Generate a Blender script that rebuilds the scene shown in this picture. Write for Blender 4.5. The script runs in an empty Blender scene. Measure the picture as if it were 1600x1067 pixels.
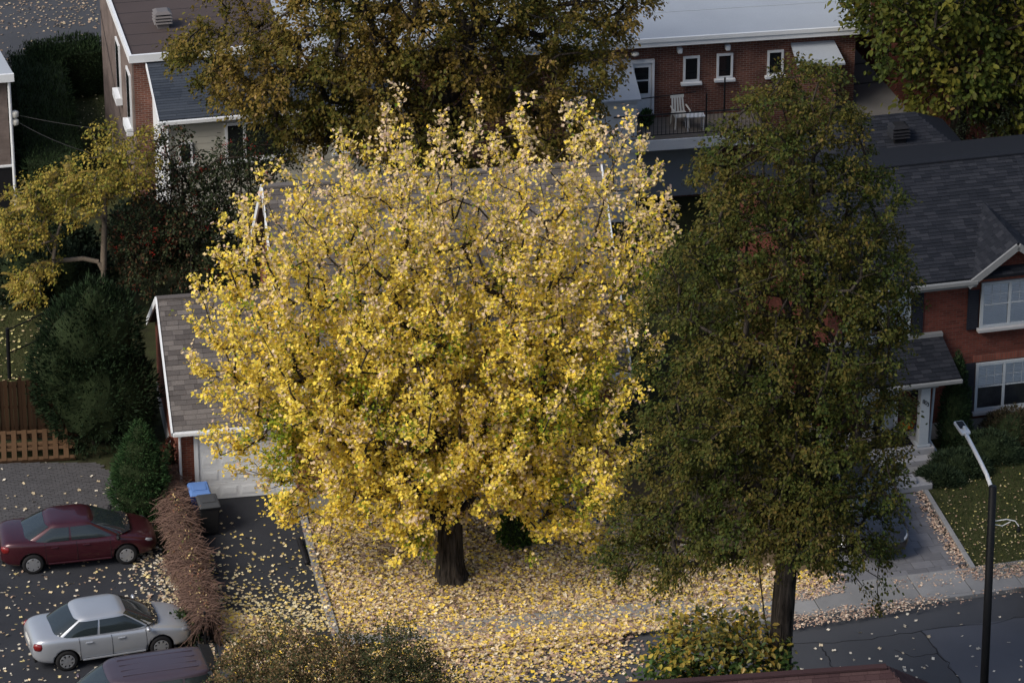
import bpy, bmesh, math, random
import numpy as np
from mathutils import Vector, Matrix, noise
random.seed(7); RNG = np.random.default_rng(7)
scene = bpy.context.scene
COL = scene.collection
# ------------------------------------------------------------------ camera, sky, sun, exposure
F_PX, PITCH, CAM_H = 6500.0, math.radians(26), 58.0
CAM = np.array([0, -CAM_H / math.tan(PITCH), CAM_H])
cam = bpy.data.cameras.new('camera'); cam.sensor_width = 36; cam.lens = F_PX / 1600 * 36
cam.clip_start = 1; cam.clip_end = 2000
camo = bpy.data.objects.new('camera', cam); COL.objects.link(camo)
camo.location = CAM; camo.rotation_euler = (math.pi / 2 - PITCH, 0, 0); scene.camera = camo
SUN_AZ, SUN_EL = math.radians(232), math.radians(42)      # compass bearing (from +Y clockwise) and height of the veiled sun
w = bpy.data.worlds.new('World'); scene.world = w; w.use_nodes = True
nt = w.node_tree; bg = nt.nodes['Background']
sky = nt.nodes.new('ShaderNodeTexSky'); sky.sky_type = 'NISHITA'; sky.sun_disc = False
sky.sun_elevation = SUN_EL; sky.sun_rotation = SUN_AZ; sky.dust_density = 3.0; sky.air_density = 1.0
nt.links.new(sky.outputs[0], bg.inputs[0]); bg.inputs[1].default_value = 0.12
sl = bpy.data.lights.new('sun', 'SUN'); sl.energy = 2.1; sl.angle = math.radians(26); sl.color = (1, .95, .87)
so = bpy.data.objects.new('sun', sl); COL.objects.link(so)
sd = Vector((math.sin(SUN_AZ) * math.cos(SUN_EL), math.cos(SUN_AZ) * math.cos(SUN_EL), math.sin(SUN_EL)))
so.rotation_euler = sd.to_track_quat('Z', 'Y').to_euler(); so.location = (-40, -40, 60)
vs = scene.view_settings; vs.view_transform = 'Standard'; vs.look = 'None'; vs.gamma = 1; vs.exposure = 0.42
scene.render.engine = 'CYCLES'
# ------------------------------------------------------------------ surveying: photo pixel (1600 wide) -> place in the world
FW = np.array([0, math.cos(PITCH), -math.sin(PITCH)]); UP = np.array([0, math.sin(PITCH), math.cos(PITCH)])
def ray(px, py): return FW * F_PX + np.array([1., 0, 0]) * (px - 800) + UP * (533.5 - py)
def P(px, py, z=0.):
    d = ray(px, py); return CAM + d * ((z - CAM[2]) / d[2])
def atY(px, py, Y):
    d = ray(px, py); return CAM + d * ((Y - CAM[1]) / d[1])
def Qpx(pts):
    v = np.asarray(pts) - CAM; k = v @ FW
    return np.stack([800 + F_PX * v[:, 0] / k, 533.5 - F_PX * (v @ UP) / k], 1)
def inpoly(p, poly):
    x, y = p[:, 0], p[:, 1]; r = np.zeros(len(p), bool); n = len(poly)
    for i in range(n):
        x1, y1 = poly[i]; x2, y2 = poly[i - 1]
        if y1 == y2: continue
        r ^= ((y1 > y) != (y2 > y)) & (x < (x2 - x1) * (y - y1) / (y2 - y1) + x1)
    return r
# ------------------------------------------------------------------ materials
MATS = {}
def nodes_of(name):
    m = bpy.data.materials.new(name); m.use_nodes = True; MATS[name] = m
    return m, m.node_tree, m.node_tree.nodes['Principled BSDF']
def N(t, kind, **kw):
    n = t.nodes.new(kind)
    for k, v in kw.items():
        if k in n.inputs.keys(): n.inputs[k].default_value = v
        else: setattr(n, k, v)
    return n
def rough_mat(name, c, rough=.8, var=.25, scale=3., fine=40., bump=.2, bdist=.01, metal=0., coat=0., spec=.12, c2=None, objvar=0.):
    """one surface: large blotches and fine grain of the base colour, fine relief"""
    m, t, b = nodes_of(name); L = t.links.new
    tc = N(t, 'ShaderNodeTexCoord')
    n1 = N(t, 'ShaderNodeTexNoise', Scale=scale, Detail=6.); n2 = N(t, 'ShaderNodeTexNoise', Scale=fine, Detail=4.)
    L(tc.outputs['Object'], n1.inputs['Vector']); L(tc.outputs['Object'], n2.inputs['Vector'])
    ad = N(t, 'ShaderNodeMath', operation='ADD'); L(n1.outputs[0], ad.inputs[0]); L(n2.outputs[0], ad.inputs[1])
    if objvar:
        oi = N(t, 'ShaderNodeObjectInfo'); ma = N(t, 'ShaderNodeMath', operation='MULTIPLY_ADD'); ma.inputs[1].default_value = objvar; ma.inputs[2].default_value = -objvar / 2
        L(oi.outputs['Random'], ma.inputs[0]); a2 = N(t, 'ShaderNodeMath', operation='ADD'); L(ad.outputs[0], a2.inputs[0]); L(ma.outputs[0], a2.inputs[1]); ad = a2
    r = N(t, 'ShaderNodeMapRange'); r.inputs[1].default_value = .55; r.inputs[2].default_value = 1.45
    L(ad.outputs[0], r.inputs[0])
    mx = N(t, 'ShaderNodeMix', data_type='RGBA'); L(r.outputs[0], mx.inputs[0])
    lo = tuple(max(0, x * (1 - var)) for x in c); hi = tuple(min(1, x * (1 + var)) for x in (c2 or c))
    mx.inputs[6].default_value = (*lo, 1); mx.inputs[7].default_value = (*hi, 1)
    L(mx.outputs[2], b.inputs['Base Color'])
    b.inputs['Roughness'].default_value = rough; b.inputs['Metallic'].default_value = metal
    b.inputs['Coat Weight'].default_value = coat; b.inputs['Specular IOR Level'].default_value = spec
    if bump:
        bp = N(t, 'ShaderNodeBump', Strength=bump, Distance=bdist); L(n2.outputs[0], bp.inputs['Height']); L(bp.outputs[0], b.inputs['Normal'])
    return m
def bark_mat(name, c, k=1.):
    m, t, b = nodes_of(name); L = t.links.new; tc = N(t, 'ShaderNodeTexCoord'); mp = N(t, 'ShaderNodeMapping'); mp.inputs['Scale'].default_value = (14 * k, 14 * k, 1.6 * k); L(tc.outputs['Object'], mp.inputs[0])
    n1 = N(t, 'ShaderNodeTexNoise', Scale=1., Detail=6., Distortion=.6); L(mp.outputs[0], n1.inputs['Vector']); r = N(t, 'ShaderNodeValToRGB'); e = r.color_ramp.elements
    e[0].position = .35; e[1].position = .66; e[0].color = (*[x * .35 for x in c], 1); e[1].color = (*[min(1, x * 1.7) for x in c], 1); L(n1.outputs[0], r.inputs[0]); L(r.outputs[0], b.inputs['Base Color'])
    bp = N(t, 'ShaderNodeBump', Strength=1., Distance=.05); L(n1.outputs[0], bp.inputs['Height']); L(bp.outputs[0], b.inputs['Normal']); b.inputs['Roughness'].default_value = .95; b.inputs['Specular IOR Level'].default_value = .1; return m
def brick_mat(name, c1, c2, mortar, bw=.22, bh=.075):
    m, t, b = nodes_of(name); L = t.links.new
    uv = N(t, 'ShaderNodeUVMap'); br = N(t, 'ShaderNodeTexBrick', Scale=1.)
    br.inputs['Brick Width'].default_value = bw; br.inputs['Row Height'].default_value = bh; br.inputs['Mortar Size'].default_value = .006
    br.inputs['Color1'].default_value = (*c1, 1); br.inputs['Color2'].default_value = (*c2, 1); br.inputs['Mortar'].default_value = (*mortar, 1)
    br.inputs['Bias'].default_value = -.2
    L(uv.outputs[0], br.inputs['Vector'])
    n1 = N(t, 'ShaderNodeTexNoise', Scale=1.3, Detail=5.); L(uv.outputs[0], n1.inputs['Vector'])
    mx = N(t, 'ShaderNodeMix', data_type='RGBA', blend_type='MULTIPLY'); mx.inputs[0].default_value = 1
    rp = N(t, 'ShaderNodeMapRange'); rp.inputs[1].default_value = .3; rp.inputs[2].default_value = .7; rp.inputs[3].default_value = .7; rp.inputs[4].default_value = 1.2
    L(n1.outputs[0], rp.inputs[0]); L(br.outputs[0], mx.inputs[6]); L(rp.outputs[0], mx.inputs[7]); L(mx.outputs[2], b.inputs['Base Color'])
    bp = N(t, 'ShaderNodeBump', Strength=.6, Distance=.008); bp.invert = True; L(br.outputs['Fac'], bp.inputs['Height']); L(bp.outputs[0], b.inputs['Normal'])
    b.inputs['Roughness'].default_value = .9; b.inputs['Specular IOR Level'].default_value = .1; return m
def leaf_mat(name, trans=.3, rough=.55):
    """each leaf carries its own colour in the face attribute 'col'"""
    m, t, b = nodes_of(name); L = t.links.new
    at = N(t, 'ShaderNodeAttribute', attribute_name='col'); L(at.outputs['Color'], b.inputs['Base Color'])
    b.inputs['Roughness'].default_value = rough; b.inputs['Specular IOR Level'].default_value = .1
    tr = N(t, 'ShaderNodeBsdfTranslucent'); L(at.outputs['Color'], tr.inputs[0])
    ms = N(t, 'ShaderNodeMixShader'); ms.inputs[0].default_value = trans
    L(b.outputs[0], ms.inputs[1]); L(tr.outputs[0], ms.inputs[2]); L(ms.outputs[0], t.nodes['Material Output'].inputs[0]); return m
def leaf_obj_mat(name, c1, c2, c3):
    """for single leaves that are objects: colour from the object's own random number"""
    m, t, b = nodes_of(name); L = t.links.new
    oi = N(t, 'ShaderNodeObjectInfo'); r = N(t, 'ShaderNodeValToRGB'); e = r.color_ramp.elements
    e[0].color = (*c1, 1); e[1].color = (*c3, 1); k = e.new(.5); k.color = (*c2, 1)
    L(oi.outputs['Random'], r.inputs[0]); L(r.outputs[0], b.inputs['Base Color']); b.inputs['Roughness'].default_value = .5
    tr = N(t, 'ShaderNodeBsdfTranslucent'); L(r.outputs[0], tr.inputs[0])
    ms = N(t, 'ShaderNodeMixShader'); ms.inputs[0].default_value = .25
    L(b.outputs[0], ms.inputs[1]); L(tr.outputs[0], ms.inputs[2]); L(ms.outputs[0], t.nodes['Material Output'].inputs[0]); return m
def shingle_mat(name, a, bcol, c):
    m, t, b = nodes_of(name); L = t.links.new
    at = N(t, 'ShaderNodeAttribute', attribute_name='col'); oi = N(t, 'ShaderNodeObjectInfo')
    ad = N(t, 'ShaderNodeMath', operation='ADD'); L(at.outputs['Fac'], ad.inputs[0]); L(oi.outputs['Random'], ad.inputs[1])
    fr = N(t, 'ShaderNodeMath', operation='FRACT'); L(ad.outputs[0], fr.inputs[0])
    r = N(t, 'ShaderNodeValToRGB'); e = r.color_ramp.elements; e[0].color = (*a, 1); e[1].color = (*c, 1); k = e.new(.55); k.color = (*bcol, 1)
    L(fr.outputs[0], r.inputs[0])
    tc = N(t, 'ShaderNodeNewGeometry'); n2 = N(t, 'ShaderNodeTexNoise', Scale=55., Detail=3.); L(tc.outputs['Position'], n2.inputs['Vector'])
    mx = N(t, 'ShaderNodeMix', data_type='RGBA', blend_type='MULTIPLY'); mx.inputs[0].default_value = .7
    rp = N(t, 'ShaderNodeMapRange'); rp.inputs[1].default_value = .3; rp.inputs[2].default_value = .7; rp.inputs[3].default_value = .55; rp.inputs[4].default_value = 1.35
    L(n2.outputs[0], rp.inputs[0]); L(r.outputs[0], mx.inputs[6]); L(rp.outputs[0], mx.inputs[7]); L(mx.outputs[2], b.inputs['Base Color'])
    b.inputs['Roughness'].default_value = .95; b.inputs['Specular IOR Level'].default_value = .08; return m
def gloss_mat(name, c, rough=.06, metal=0., coat=0., spec=.5):
    m, t, b = nodes_of(name)
    b.inputs['Base Color'].default_value = (*c, 1); b.inputs['Roughness'].default_value = rough; b.inputs['Metallic'].default_value = metal
    b.inputs['Coat Weight'].default_value = coat; b.inputs['Specular IOR Level'].default_value = spec; return m
def clear_glass(name):
    m, t, b = nodes_of(name); L = t.links.new
    tr = N(t, 'ShaderNodeBsdfTransparent'); tr.inputs[0].default_value = (.96, .97, .98, 1)
    gl = N(t, 'ShaderNodeBsdfGlossy', Roughness=.03); fr = N(t, 'ShaderNodeFresnel', IOR=1.5); ms = N(t, 'ShaderNodeMixShader')
    L(fr.outputs[0], ms.inputs[0]); L(tr.outputs[0], ms.inputs[1]); L(gl.outputs[0], ms.inputs[2]); L(ms.outputs[0], t.nodes['Material Output'].inputs[0]); return m
M = MATS
rough_mat('asphalt', (.030, .032, .038), .85, .35, .7, 60, .35, .01)
rough_mat('asphalt_road', (.058, .061, .068), .85, .2, .5, 70, .3, .008)
rough_mat('asphalt_new', (.075, .08, .094), .85, .15, .6, 90, .3, .008)
rough_mat('tar', (.02, .02, .022), .6, .3)
rough_mat('concrete', (.20, .20, .20), .9, .22, 1.5, 50, .3, .006, objvar=.5)
rough_mat('concrete_pale', (.27, .27, .28), .85, .15, 2, 50, .2, .004, objvar=.3)
rough_mat('foundation', (.22, .22, .22), .9, .2, 1.2, 40, .3, .006)
rough_mat('paver', (.13, .13, .14), .9, .2, 2.5, 50, .3, .006, objvar=.8)
rough_mat('paver_dark', (.07, .068, .07), .9, .3, 3, 40, .3, .006)
rough_mat('paver_joint', (.06, .055, .05), .95, .3)
rough_mat('soil', (.032, .026, .018), .95, .5, 2, 30, .5, .03, c2=(.03, .036, .014))
rough_mat('leaf_mulch', (.15, .105, .055), .95, .5, 5, 30, .6, .03)
rough_mat('lawn', (.028, .040, .014), .95, .5, 1.6, 60, .6, .03, c2=(.05, .05, .02))
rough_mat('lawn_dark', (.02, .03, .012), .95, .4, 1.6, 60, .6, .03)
rough_mat('white_paint', (.62, .64, .66), .5, .08, 1.5, 20, .05)
rough_mat('white_siding', (.60, .62, .64), .5, .08, 1.5, 20, .05, objvar=.2)
rough_mat('cream_siding', (.42, .41, .36), .55, .1, 1.5, 20, .05, objvar=.2)
rough_mat('grey_trim', (.17, .175, .18), .5, .1, 2, 20, .05)
rough_mat('grey_frame', (.30, .33, .36), .45, .08, 2, 20, .03)
rough_mat('taupe_stucco', (.15, .125, .115), .9, .2, 1.5, 45, .4, .01)
rough_mat('dark_metal', (.015, .015, .017), .45, .2, 3, 30, .05)
rough_mat('black_pole', (.008, .0085, .010), .5, .25, 3, 30, .1)
rough_mat('galvanised', (.62, .63, .65), .4, .08, 3, 30, .05)
rough_mat('vent_metal', (.13, .12, .12), .5, .1, 3, 30, .05)
rough_mat('shutter', (.018, .02, .028), .55, .15, 3, 30, .05)
rough_mat('membrane_brown', (.066, .052, .050), .85, .15, .5, 30, .2, .006)
rough_mat('membrane_grey', (.30, .33, .37), .7, .1, .5, 30, .1, .006)
rough_mat('membrane_dark', (.12, .115, .11), .85, .2, .8, 30, .2, .006)
rough_mat('wood_deck', (.17, .15, .13), .8, .25, 2, 40, .3, .006, objvar=.5)
rough_mat('wood_fence', (.032, .017, .009), .85, .35, 2, 40, .4, .006, objvar=.7)
rough_mat('wood_pallet', (.075, .043, .023), .85, .25, 2, 40, .4, .006, objvar=.5)
bark_mat('bark', (.055, .044, .035))
bark_mat('bark_dark', (.036, .030, .025))
rough_mat('bark_pale', (.16, .13, .10), .9, .3, 4, 25, .5, .01)
rough_mat('twig', (.15, .095, .075), .95, .4, 6, 30, .2, .01)
rough_mat('bin_blue', (.10, .19, .42), .45, .15, 2, 40, .1)
rough_mat('bin_blue_dark', (.02, .045, .16), .5, .15, 2, 40, .1)
rough_mat('bin_black', (.016, .016, .017), .5, .2, 2, 40, .1)
rough_mat('bin_grey', (.05, .053, .057), .5, .2, 2, 40, .1)
rough_mat('plastic_white', (.55, .54, .50), .5, .1, 4, 30, .05)
rough_mat('pumpkin', (.45, .13, .015), .5, .2, 6, 30, .1)
rough_mat('mat_black', (.008, .008, .009), .95, .2, 6, 120, .5, .01)
rough_mat('tyre', (.016, .016, .017), .85, .2, 6, 60, .2)
rough_mat('hubcap', (.42, .43, .45), .35, .08, 6, 60, .02, metal=.7)
rough_mat('blind', (.72, .75, .80), .6, .05, 3, 20, 0)
rough_mat('dark_backing', (.06, .06, .065), .9, .4, 3, 20, .1)
rough_mat('paint_burgundy', (.048, .009, .014), .3, .05, 3, 200, 0, coat=.6, metal=.35, spec=.5)
rough_mat('paint_silver', (.40, .42, .45), .32, .04, 3, 200, 0, coat=.5, metal=.5, spec=.5)
rough_mat('paint_plum', (.075, .055, .068), .34, .05, 3, 200, 0, coat=.5, metal=.4, spec=.5)
rough_mat('paint_black', (.010, .010, .012), .28, .05, 3, 200, 0, coat=.6, spec=.5)
rough_mat('trim_black', (.014, .014, .015), .5, .1, 3, 100, 0)
gloss_mat('glass_dark', (.012, .014, .016), .04, 0, 0, .6)
gloss_mat('glass_car', (.020, .026, .028), .05, 0, 0, .7)
gloss_mat('lamp_red', (.16, .010, .010), .15, 0, .5)
gloss_mat('lamp_amber', (.5, .14, .02), .2)
gloss_mat('lamp_clear', (.30, .31, .33), .2, .2, .5)
clear_glass('glass_clear')
brick_mat('brick_red', (.17, .050, .030), (.11, .032, .022), (.16, .13, .11))
brick_mat('brick_deep', (.125, .036, .026), (.075, .022, .018), (.085, .065, .055))
brick_mat('brick_brown', (.15, .060, .042), (.088, .036, .028), (.22, .19, .17))
brick_mat('brick_taupe', (.17, .135, .12), (.14, .11, .10), (.15, .125, .115))
brick_mat('brick_soldier', (.20, .065, .045), (.14, .045, .032), (.10, .08, .07), .075, .22)
shingle_mat('shingle_grey', (.075, .068, .066), (.11, .10, .096), (.145, .132, .125))
shingle_mat('shingle_slate', (.013, .015, .020), (.018, .020, .026), (.027, .029, .036))
shingle_mat('shingle_navy', (.034, .042, .056), (.045, .054, .07), (.056, .066, .083))
shingle_mat('shingle_maroon', (.045, .026, .028), (.058, .034, .035), (.072, .044, .044))
leaf_mat('leaf', .30); leaf_mat('leaf_litter', .0, .8); leaf_mat('needle', .08, .7)
# ------------------------------------------------------------------ mesh building
class MB:
    def __init__(s): s.v, s.f, s.mi = [], [], []
    def add(s, vs, fs, mi=0):
        o = len(s.v); s.v += [tuple(map(float, p)) for p in vs]; s.f += [tuple(i + o for i in f) for f in fs]; s.mi += [mi] * len(fs); return s
    def box(s, x0, x1, y0, y1, z0, z1, mi=0):
        return s.add([(x0, y0, z0), (x1, y0, z0), (x1, y1, z0), (x0, y1, z0), (x0, y0, z1), (x1, y0, z1), (x1, y1, z1), (x0, y1, z1)],
                     [(0, 3, 2, 1), (4, 5, 6, 7), (0, 1, 5, 4), (1, 2, 6, 5), (2, 3, 7, 6), (3, 0, 4, 7)], mi)
    def beam(s, a, b, wd, h, up=(0, 0, 1), mi=0):
        a, b = Vector(a), Vector(b); d = (b - a).normalized(); r = d.cross(Vector(up)).normalized() * wd / 2; u = r.cross(d).normalized() * h / 2
        vs = [p + sr * r + su * u for p in (a, b) for sr, su in ((-1, -1), (1, -1), (1, 1), (-1, 1))]
        return s.add(vs, [(0, 1, 2, 3), (7, 6, 5, 4), (0, 4, 5, 1), (1, 5, 6, 2), (2, 6, 7, 3), (3, 7, 4, 0)], mi)
    def tube(s, pts, rad, n=8, mi=0, cap=True):
        pts = [Vector(p) for p in pts]; rad = rad if hasattr(rad, '__len__') else [rad] * len(pts); vs = []; fs = []
        ref = Vector((0, 0, 1)) if abs((pts[-1] - pts[0]).normalized().z) < .9 else Vector((1, 0, 0))
        for i, p in enumerate(pts):
            d = (pts[min(i + 1, len(pts) - 1)] - pts[max(i - 1, 0)]).normalized(); a = d.cross(ref).normalized(); b = d.cross(a)
            vs += [p + (a * math.cos(2 * math.pi * k / n) + b * math.sin(2 * math.pi * k / n)) * rad[i] for k in range(n)]
        for i in range(len(pts) - 1):
            fs += [(i * n + k, i * n + (k + 1) % n, (i + 1) * n + (k + 1) % n, (i + 1) * n + k) for k in range(n)]
        if cap: fs += [tuple(range(n))[::-1], tuple(range((len(pts) - 1) * n, len(pts) * n))]
        return s.add(vs, fs, mi)
    def lathe(s, prof, n=16, c=(0, 0, 0), mi=0, cap=True):
        vs = []; fs = []
        for r, z in prof: vs += [(c[0] + r * math.cos(2 * math.pi * k / n), c[1] + r * math.sin(2 * math.pi * k / n), c[2] + z) for k in range(n)]
        for i in range(len(prof) - 1): fs += [(i * n + k, i * n + (k + 1) % n, (i + 1) * n + (k + 1) % n, (i + 1) * n + k) for k in range(n)]
        if cap: fs += [tuple(range(n))[::-1], tuple(range((len(prof) - 1) * n, len(prof) * n))]
        return s.add(vs, fs, mi)
    def prism(s, poly, z0, z1, mi=0):
        n = len(poly); a = sum(poly[i - 1][0] * poly[i][1] - poly[i][0] * poly[i - 1][1] for i in range(n))
        if a < 0: poly = poly[::-1]
        return s.add([(*p[:2], z0) for p in poly] + [(*p[:2], z1) for p in poly],
                     [tuple(range(n))[::-1], tuple(range(n, 2 * n))] + [(i, (i + 1) % n, n + (i + 1) % n, n + i) for i in range(n)], mi)
    def mesh(s, name, mats, smooth=False):
        me = bpy.data.meshes.new(name); me.from_pydata(s.v, [], s.f)
        for m in (mats if isinstance(mats, (list, tuple)) else [mats]): me.materials.append(M[m])
        uv = me.uv_layers.new(name='UVMap')
        if any(s.mi): me.polygons.foreach_set('material_index', s.mi)
        for p in me.polygons:
            n = p.normal
            for li in p.loop_indices:
                c = me.vertices[me.loops[li].vertex_index].co
                uv.data[li].uv = (c.x, c.z) if abs(n.y) >= max(abs(n.x), abs(n.z)) else ((c.y, c.z) if abs(n.x) >= abs(n.z) else (c.x, c.y))
        if smooth: me.polygons.foreach_set('use_smooth', [True] * len(me.polygons))
        return me
    def build(s, name, mats, parent=None, smooth=False, bevel=0., **tags):
        return link(name, s.mesh(name, mats, smooth), parent, bevel, **tags)
def link(name, me, parent=None, bevel=0., **tags):
    o = bpy.data.objects.new(name, me); COL.objects.link(o); o.parent = parent
    if bevel:
        b = o.modifiers.new('bevel', 'BEVEL'); b.width = bevel; b.segments = 2; b.limit_method = 'ANGLE'
    for k, v in tags.items(): o[k] = v
    return o
def thing(name, label, category, loc=(0, 0, 0), rot=0., group=None):
    o = bpy.data.objects.new(name, None); COL.objects.link(o); o.location = loc; o.rotation_euler = (0, 0, rot); o.empty_display_size = .2
    o['label'] = label; o['category'] = category
    if group: o['group'] = group
    return o
def box(name, mat, parent, x0, x1, y0, y1, z0, z1, bevel=0., **tags): return MB().box(x0, x1, y0, y1, z0, z1).build(name, mat, parent, bevel=bevel, **tags)
UNIT = {}
def unit_box(mat):
    if mat not in UNIT: UNIT[mat] = MB().box(-.5, .5, -.5, .5, -.5, .5).mesh('piece', mat)
    return UNIT[mat]
def piece(name, mat, parent, x0, x1, y0, y1, z0, z1, rz=0.):
    o = link(name, unit_box(mat), parent); o.location = ((x0 + x1) / 2, (y0 + y1) / 2, (z0 + z1) / 2); o.scale = (x1 - x0, y1 - y0, z1 - z0); o.rotation_euler[2] = rz; return o
# ---- many leaves in one mesh (numpy)
LEAF = {'maple': ([(0, 0, 0), (.48, .12, .08), (.24, .40, .05), (.42, .80, .08), (0, 1, -.05), (-.42, .80, .08), (-.24, .40, .05), (-.48, .12, .08)], [(0, 1, 2, 3, 4), (0, 4, 5, 6, 7)]),
        'oval': ([(0, 0, 0), (.30, .32, .07), (.23, .74, .05), (0, 1, -.06), (-.23, .74, .05), (-.30, .32, .07)], [(0, 1, 2, 3), (0, 3, 4, 5)]),
        'needle': ([(0, 0, 0), (.12, .4, 0), (0, 1, 0), (-.12, .4, 0)], [(0, 1, 2, 3)]),
        'blade': ([(.08, 0, 0), (0, 1, 0), (-.08, 0, 0)], [(0, 1, 2)])}
def leaf_mesh(name, pos, tip, nrm, size, col, shape, mat):
    tv, tf = LEAF[shape]; tv = np.array(tv); n = len(pos); k = len(tv)
    tip = tip / (np.linalg.norm(tip, axis=1, keepdims=True) + 1e-9)
    side = np.cross(tip, nrm); side /= (np.linalg.norm(side, axis=1, keepdims=True) + 1e-9); nr = np.cross(side, tip)
    V = pos[:, None, :] + size[:, None, None] * (tv[None, :, 0, None] * side[:, None, :] + tv[None, :, 1, None] * tip[:, None, :] + tv[None, :, 2, None] * nr[:, None, :])
    me = bpy.data.meshes.new(name); me.vertices.add(n * k); me.vertices.foreach_set('co', V.reshape(-1).astype(np.float32))
    lf = np.concatenate([np.array(f) for f in tf]); lens = np.array([len(f) for f in tf])
    loops = (np.arange(n)[:, None] * k + lf[None, :]).reshape(-1); tot = np.tile(lens, n); st = np.concatenate([[0], np.cumsum(tot)[:-1]])
    me.loops.add(len(loops)); me.loops.foreach_set('vertex_index', loops.astype(np.int32))
    me.polygons.add(len(tot)); me.polygons.foreach_set('loop_start', st.astype(np.int32)); me.polygons.foreach_set('loop_total', tot.astype(np.int32))
    me.update(calc_edges=True)
    a = me.attributes.new('col', 'FLOAT_COLOR', 'FACE'); c4 = np.ones((n, 4)); c4[:, :3] = np.clip(col, 0, 1)
    a.data.foreach_set('color', np.repeat(c4, len(tf), axis=0).reshape(-1).astype(np.float32)); me.materials.append(M[mat]); return me
def unit(n): v = RNG.normal(size=(n, 3)); return v / np.linalg.norm(v, axis=1, keepdims=True)
def pick(cols, wts, n, jit=.15):
    c = np.array(cols); i = RNG.choice(len(c), n, p=np.array(wts) / sum(wts)); return c[i] * (1 + RNG.normal(size=(n, 1)) * jit)
# ------------------------------------------------------------------ trees: skeleton grown from the trunk to points through the crown
def crown_points(lobes, n, mind, keep=None, shell=.55):
    out = np.zeros((0, 3)); vol = np.array([l[3] * l[4] * l[5] for l in lobes]) ** .6; vol /= vol.sum(); L = np.array(lobes)
    for _ in range(40):
        i = RNG.choice(len(lobes), n * 3, p=vol); d = unit(n * 3); r = (shell + (1 - shell) * RNG.random(n * 3)) ** .6
        r = np.where(RNG.random(n * 3) < .25, RNG.random(n * 3) ** .5, r)
        p = L[i, :3] + d * L[i, 3:6] * r[:, None]
        if keep is not None: p = p[keep(p)]
        for q in p:
            if len(out) >= n: return out
            if len(out) == 0 or np.min(((out - q) ** 2).sum(1)) > mind * mind: out = np.vstack([out, q])
    return out
def grow(trunks, pts, origin, seg=.55, bendup=.35):
    """trunks: polylines (first ones drawn as trunk); returns nodes, parents"""
    nodes = []; par = []; dirs = []; fixed = []
    for tr in trunks:
        last = None
        for i, p in enumerate(tr['pts']):
            if i == 0 and tr.get('from') is not None: last = tr['from']; continue
            nodes.append(np.array(p, float)); par.append(-1 if last is None else last)
            d = nodes[-1] - (nodes[last] if last is not None else nodes[-1] - np.array([0, 0, 1.])); dirs.append(d / (np.linalg.norm(d) + 1e-9)); last = len(nodes) - 1
            fixed.append(tr.get('attach', True) and i >= tr.get('free', 0))
    order = np.argsort(((pts - origin) ** 2).sum(1)); tips = []
    for k in order:
        p = pts[k]; A = np.array(nodes); D = np.array(dirs); v = p - A; dist = np.linalg.norm(v, axis=1) + 1e-6; cs = (v * D).sum(1) / dist
        cost = dist * (1 + .55 * (1 - cs)); cost[~np.array(fixed)] = 1e9
        j = int(np.argmin(cost)); a = A[j]; ln = dist[j]; m = max(1, int(ln / seg)); c = a + D[j] * ln * bendup + np.array([0, 0, .08 * ln]); last = j
        for s in range(1, m + 1):
            t = s / m; q = (1 - t) ** 2 * a + 2 * t * (1 - t) * c + t * t * p
            if s < m: q = q + RNG.normal(size=3) * .05 * ln / m
            d = q - nodes[last]; nodes.append(q); par.append(last); dirs.append(d / (np.linalg.norm(d) + 1e-9)); fixed.append(True); last = len(nodes) - 1
        tips.append(last)
    return np.array(nodes), par, np.array(dirs), tips
def branch_mesh(nodes, par, tips, r_tip, power, skip, mat, sides=5, rmax=9.):
    n = len(nodes); a = np.zeros(n)
    for t in tips: a[t] += r_tip ** power
    for i in range(n - 1, -1, -1):
        if a[i] == 0: a[i] = r_tip ** power
        if par[i] >= 0: a[par[i]] += a[i]
    r = np.minimum(a ** (1 / power), rmax); mb = MB()
    for i in range(n):
        if par[i] < 0 or i in skip: continue
        q, p = Vector(nodes[par[i]]), Vector(nodes[i]); d = (p - q)
        if d.length < 1e-5: continue
        d.normalize(); x = d.cross(Vector((0.3, .2, 1))).normalized(); y = d.cross(x); ra = min(r[par[i]], r[i] * 1.35); vs = []
        for c, rr in ((q, ra), (p, r[i])): vs += [c + (x * math.cos(6.2832 * k / sides) + y * math.sin(6.2832 * k / sides)) * rr for k in range(sides)]
        mb.add(vs, [(k, (k + 1) % sides, sides + (k + 1) % sides, sides + k) for k in range(sides)])
    me = bpy.data.meshes.new('branches'); me.from_pydata(mb.v, [], mb.f); me.materials.append(M[mat]); me.polygons.foreach_set('use_smooth', [True] * len(me.polygons)); return me, r
def trunk_mesh(pts, rad, mat, n=26, rough=.12, flare=1.25):
    pts = [Vector(p) for p in pts]; m = 10; P2 = []; R2 = []
    for i in range(len(pts) - 1):
        for k in range(m): t = k / m; P2.append(pts[i].lerp(pts[i + 1], t)); R2.append(rad[i] * (1 - t) + rad[i + 1] * t)
    P2.append(pts[-1]); R2.append(rad[-1]); mb = MB(); vs = []; fs = []
    for i, (p, r) in enumerate(zip(P2, R2)):
        fl = 1 + (flare - 1) * math.exp(-p.z / .25) if p.z < 2 else 1
        for k in range(n):
            an = 6.2832 * k / n; q = 1 + rough * noise.noise(Vector((math.cos(an) * 3, math.sin(an) * 3, p.z * .5))) + rough * .6 * (k % 2) - rough * .3 + (fl - 1) * (1 + .5 * math.sin(an * 5))
            vs.append(p + Vector((math.cos(an), math.sin(an), 0)) * r * q)
    for i in range(len(P2) - 1): fs += [(i * n + k, i * n + (k + 1) % n, (i + 1) * n + (k + 1) % n, (i + 1) * n + k) for k in range(n)]
    mb.add(vs, fs); return mb.mesh('trunk', mat, True)
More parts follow.
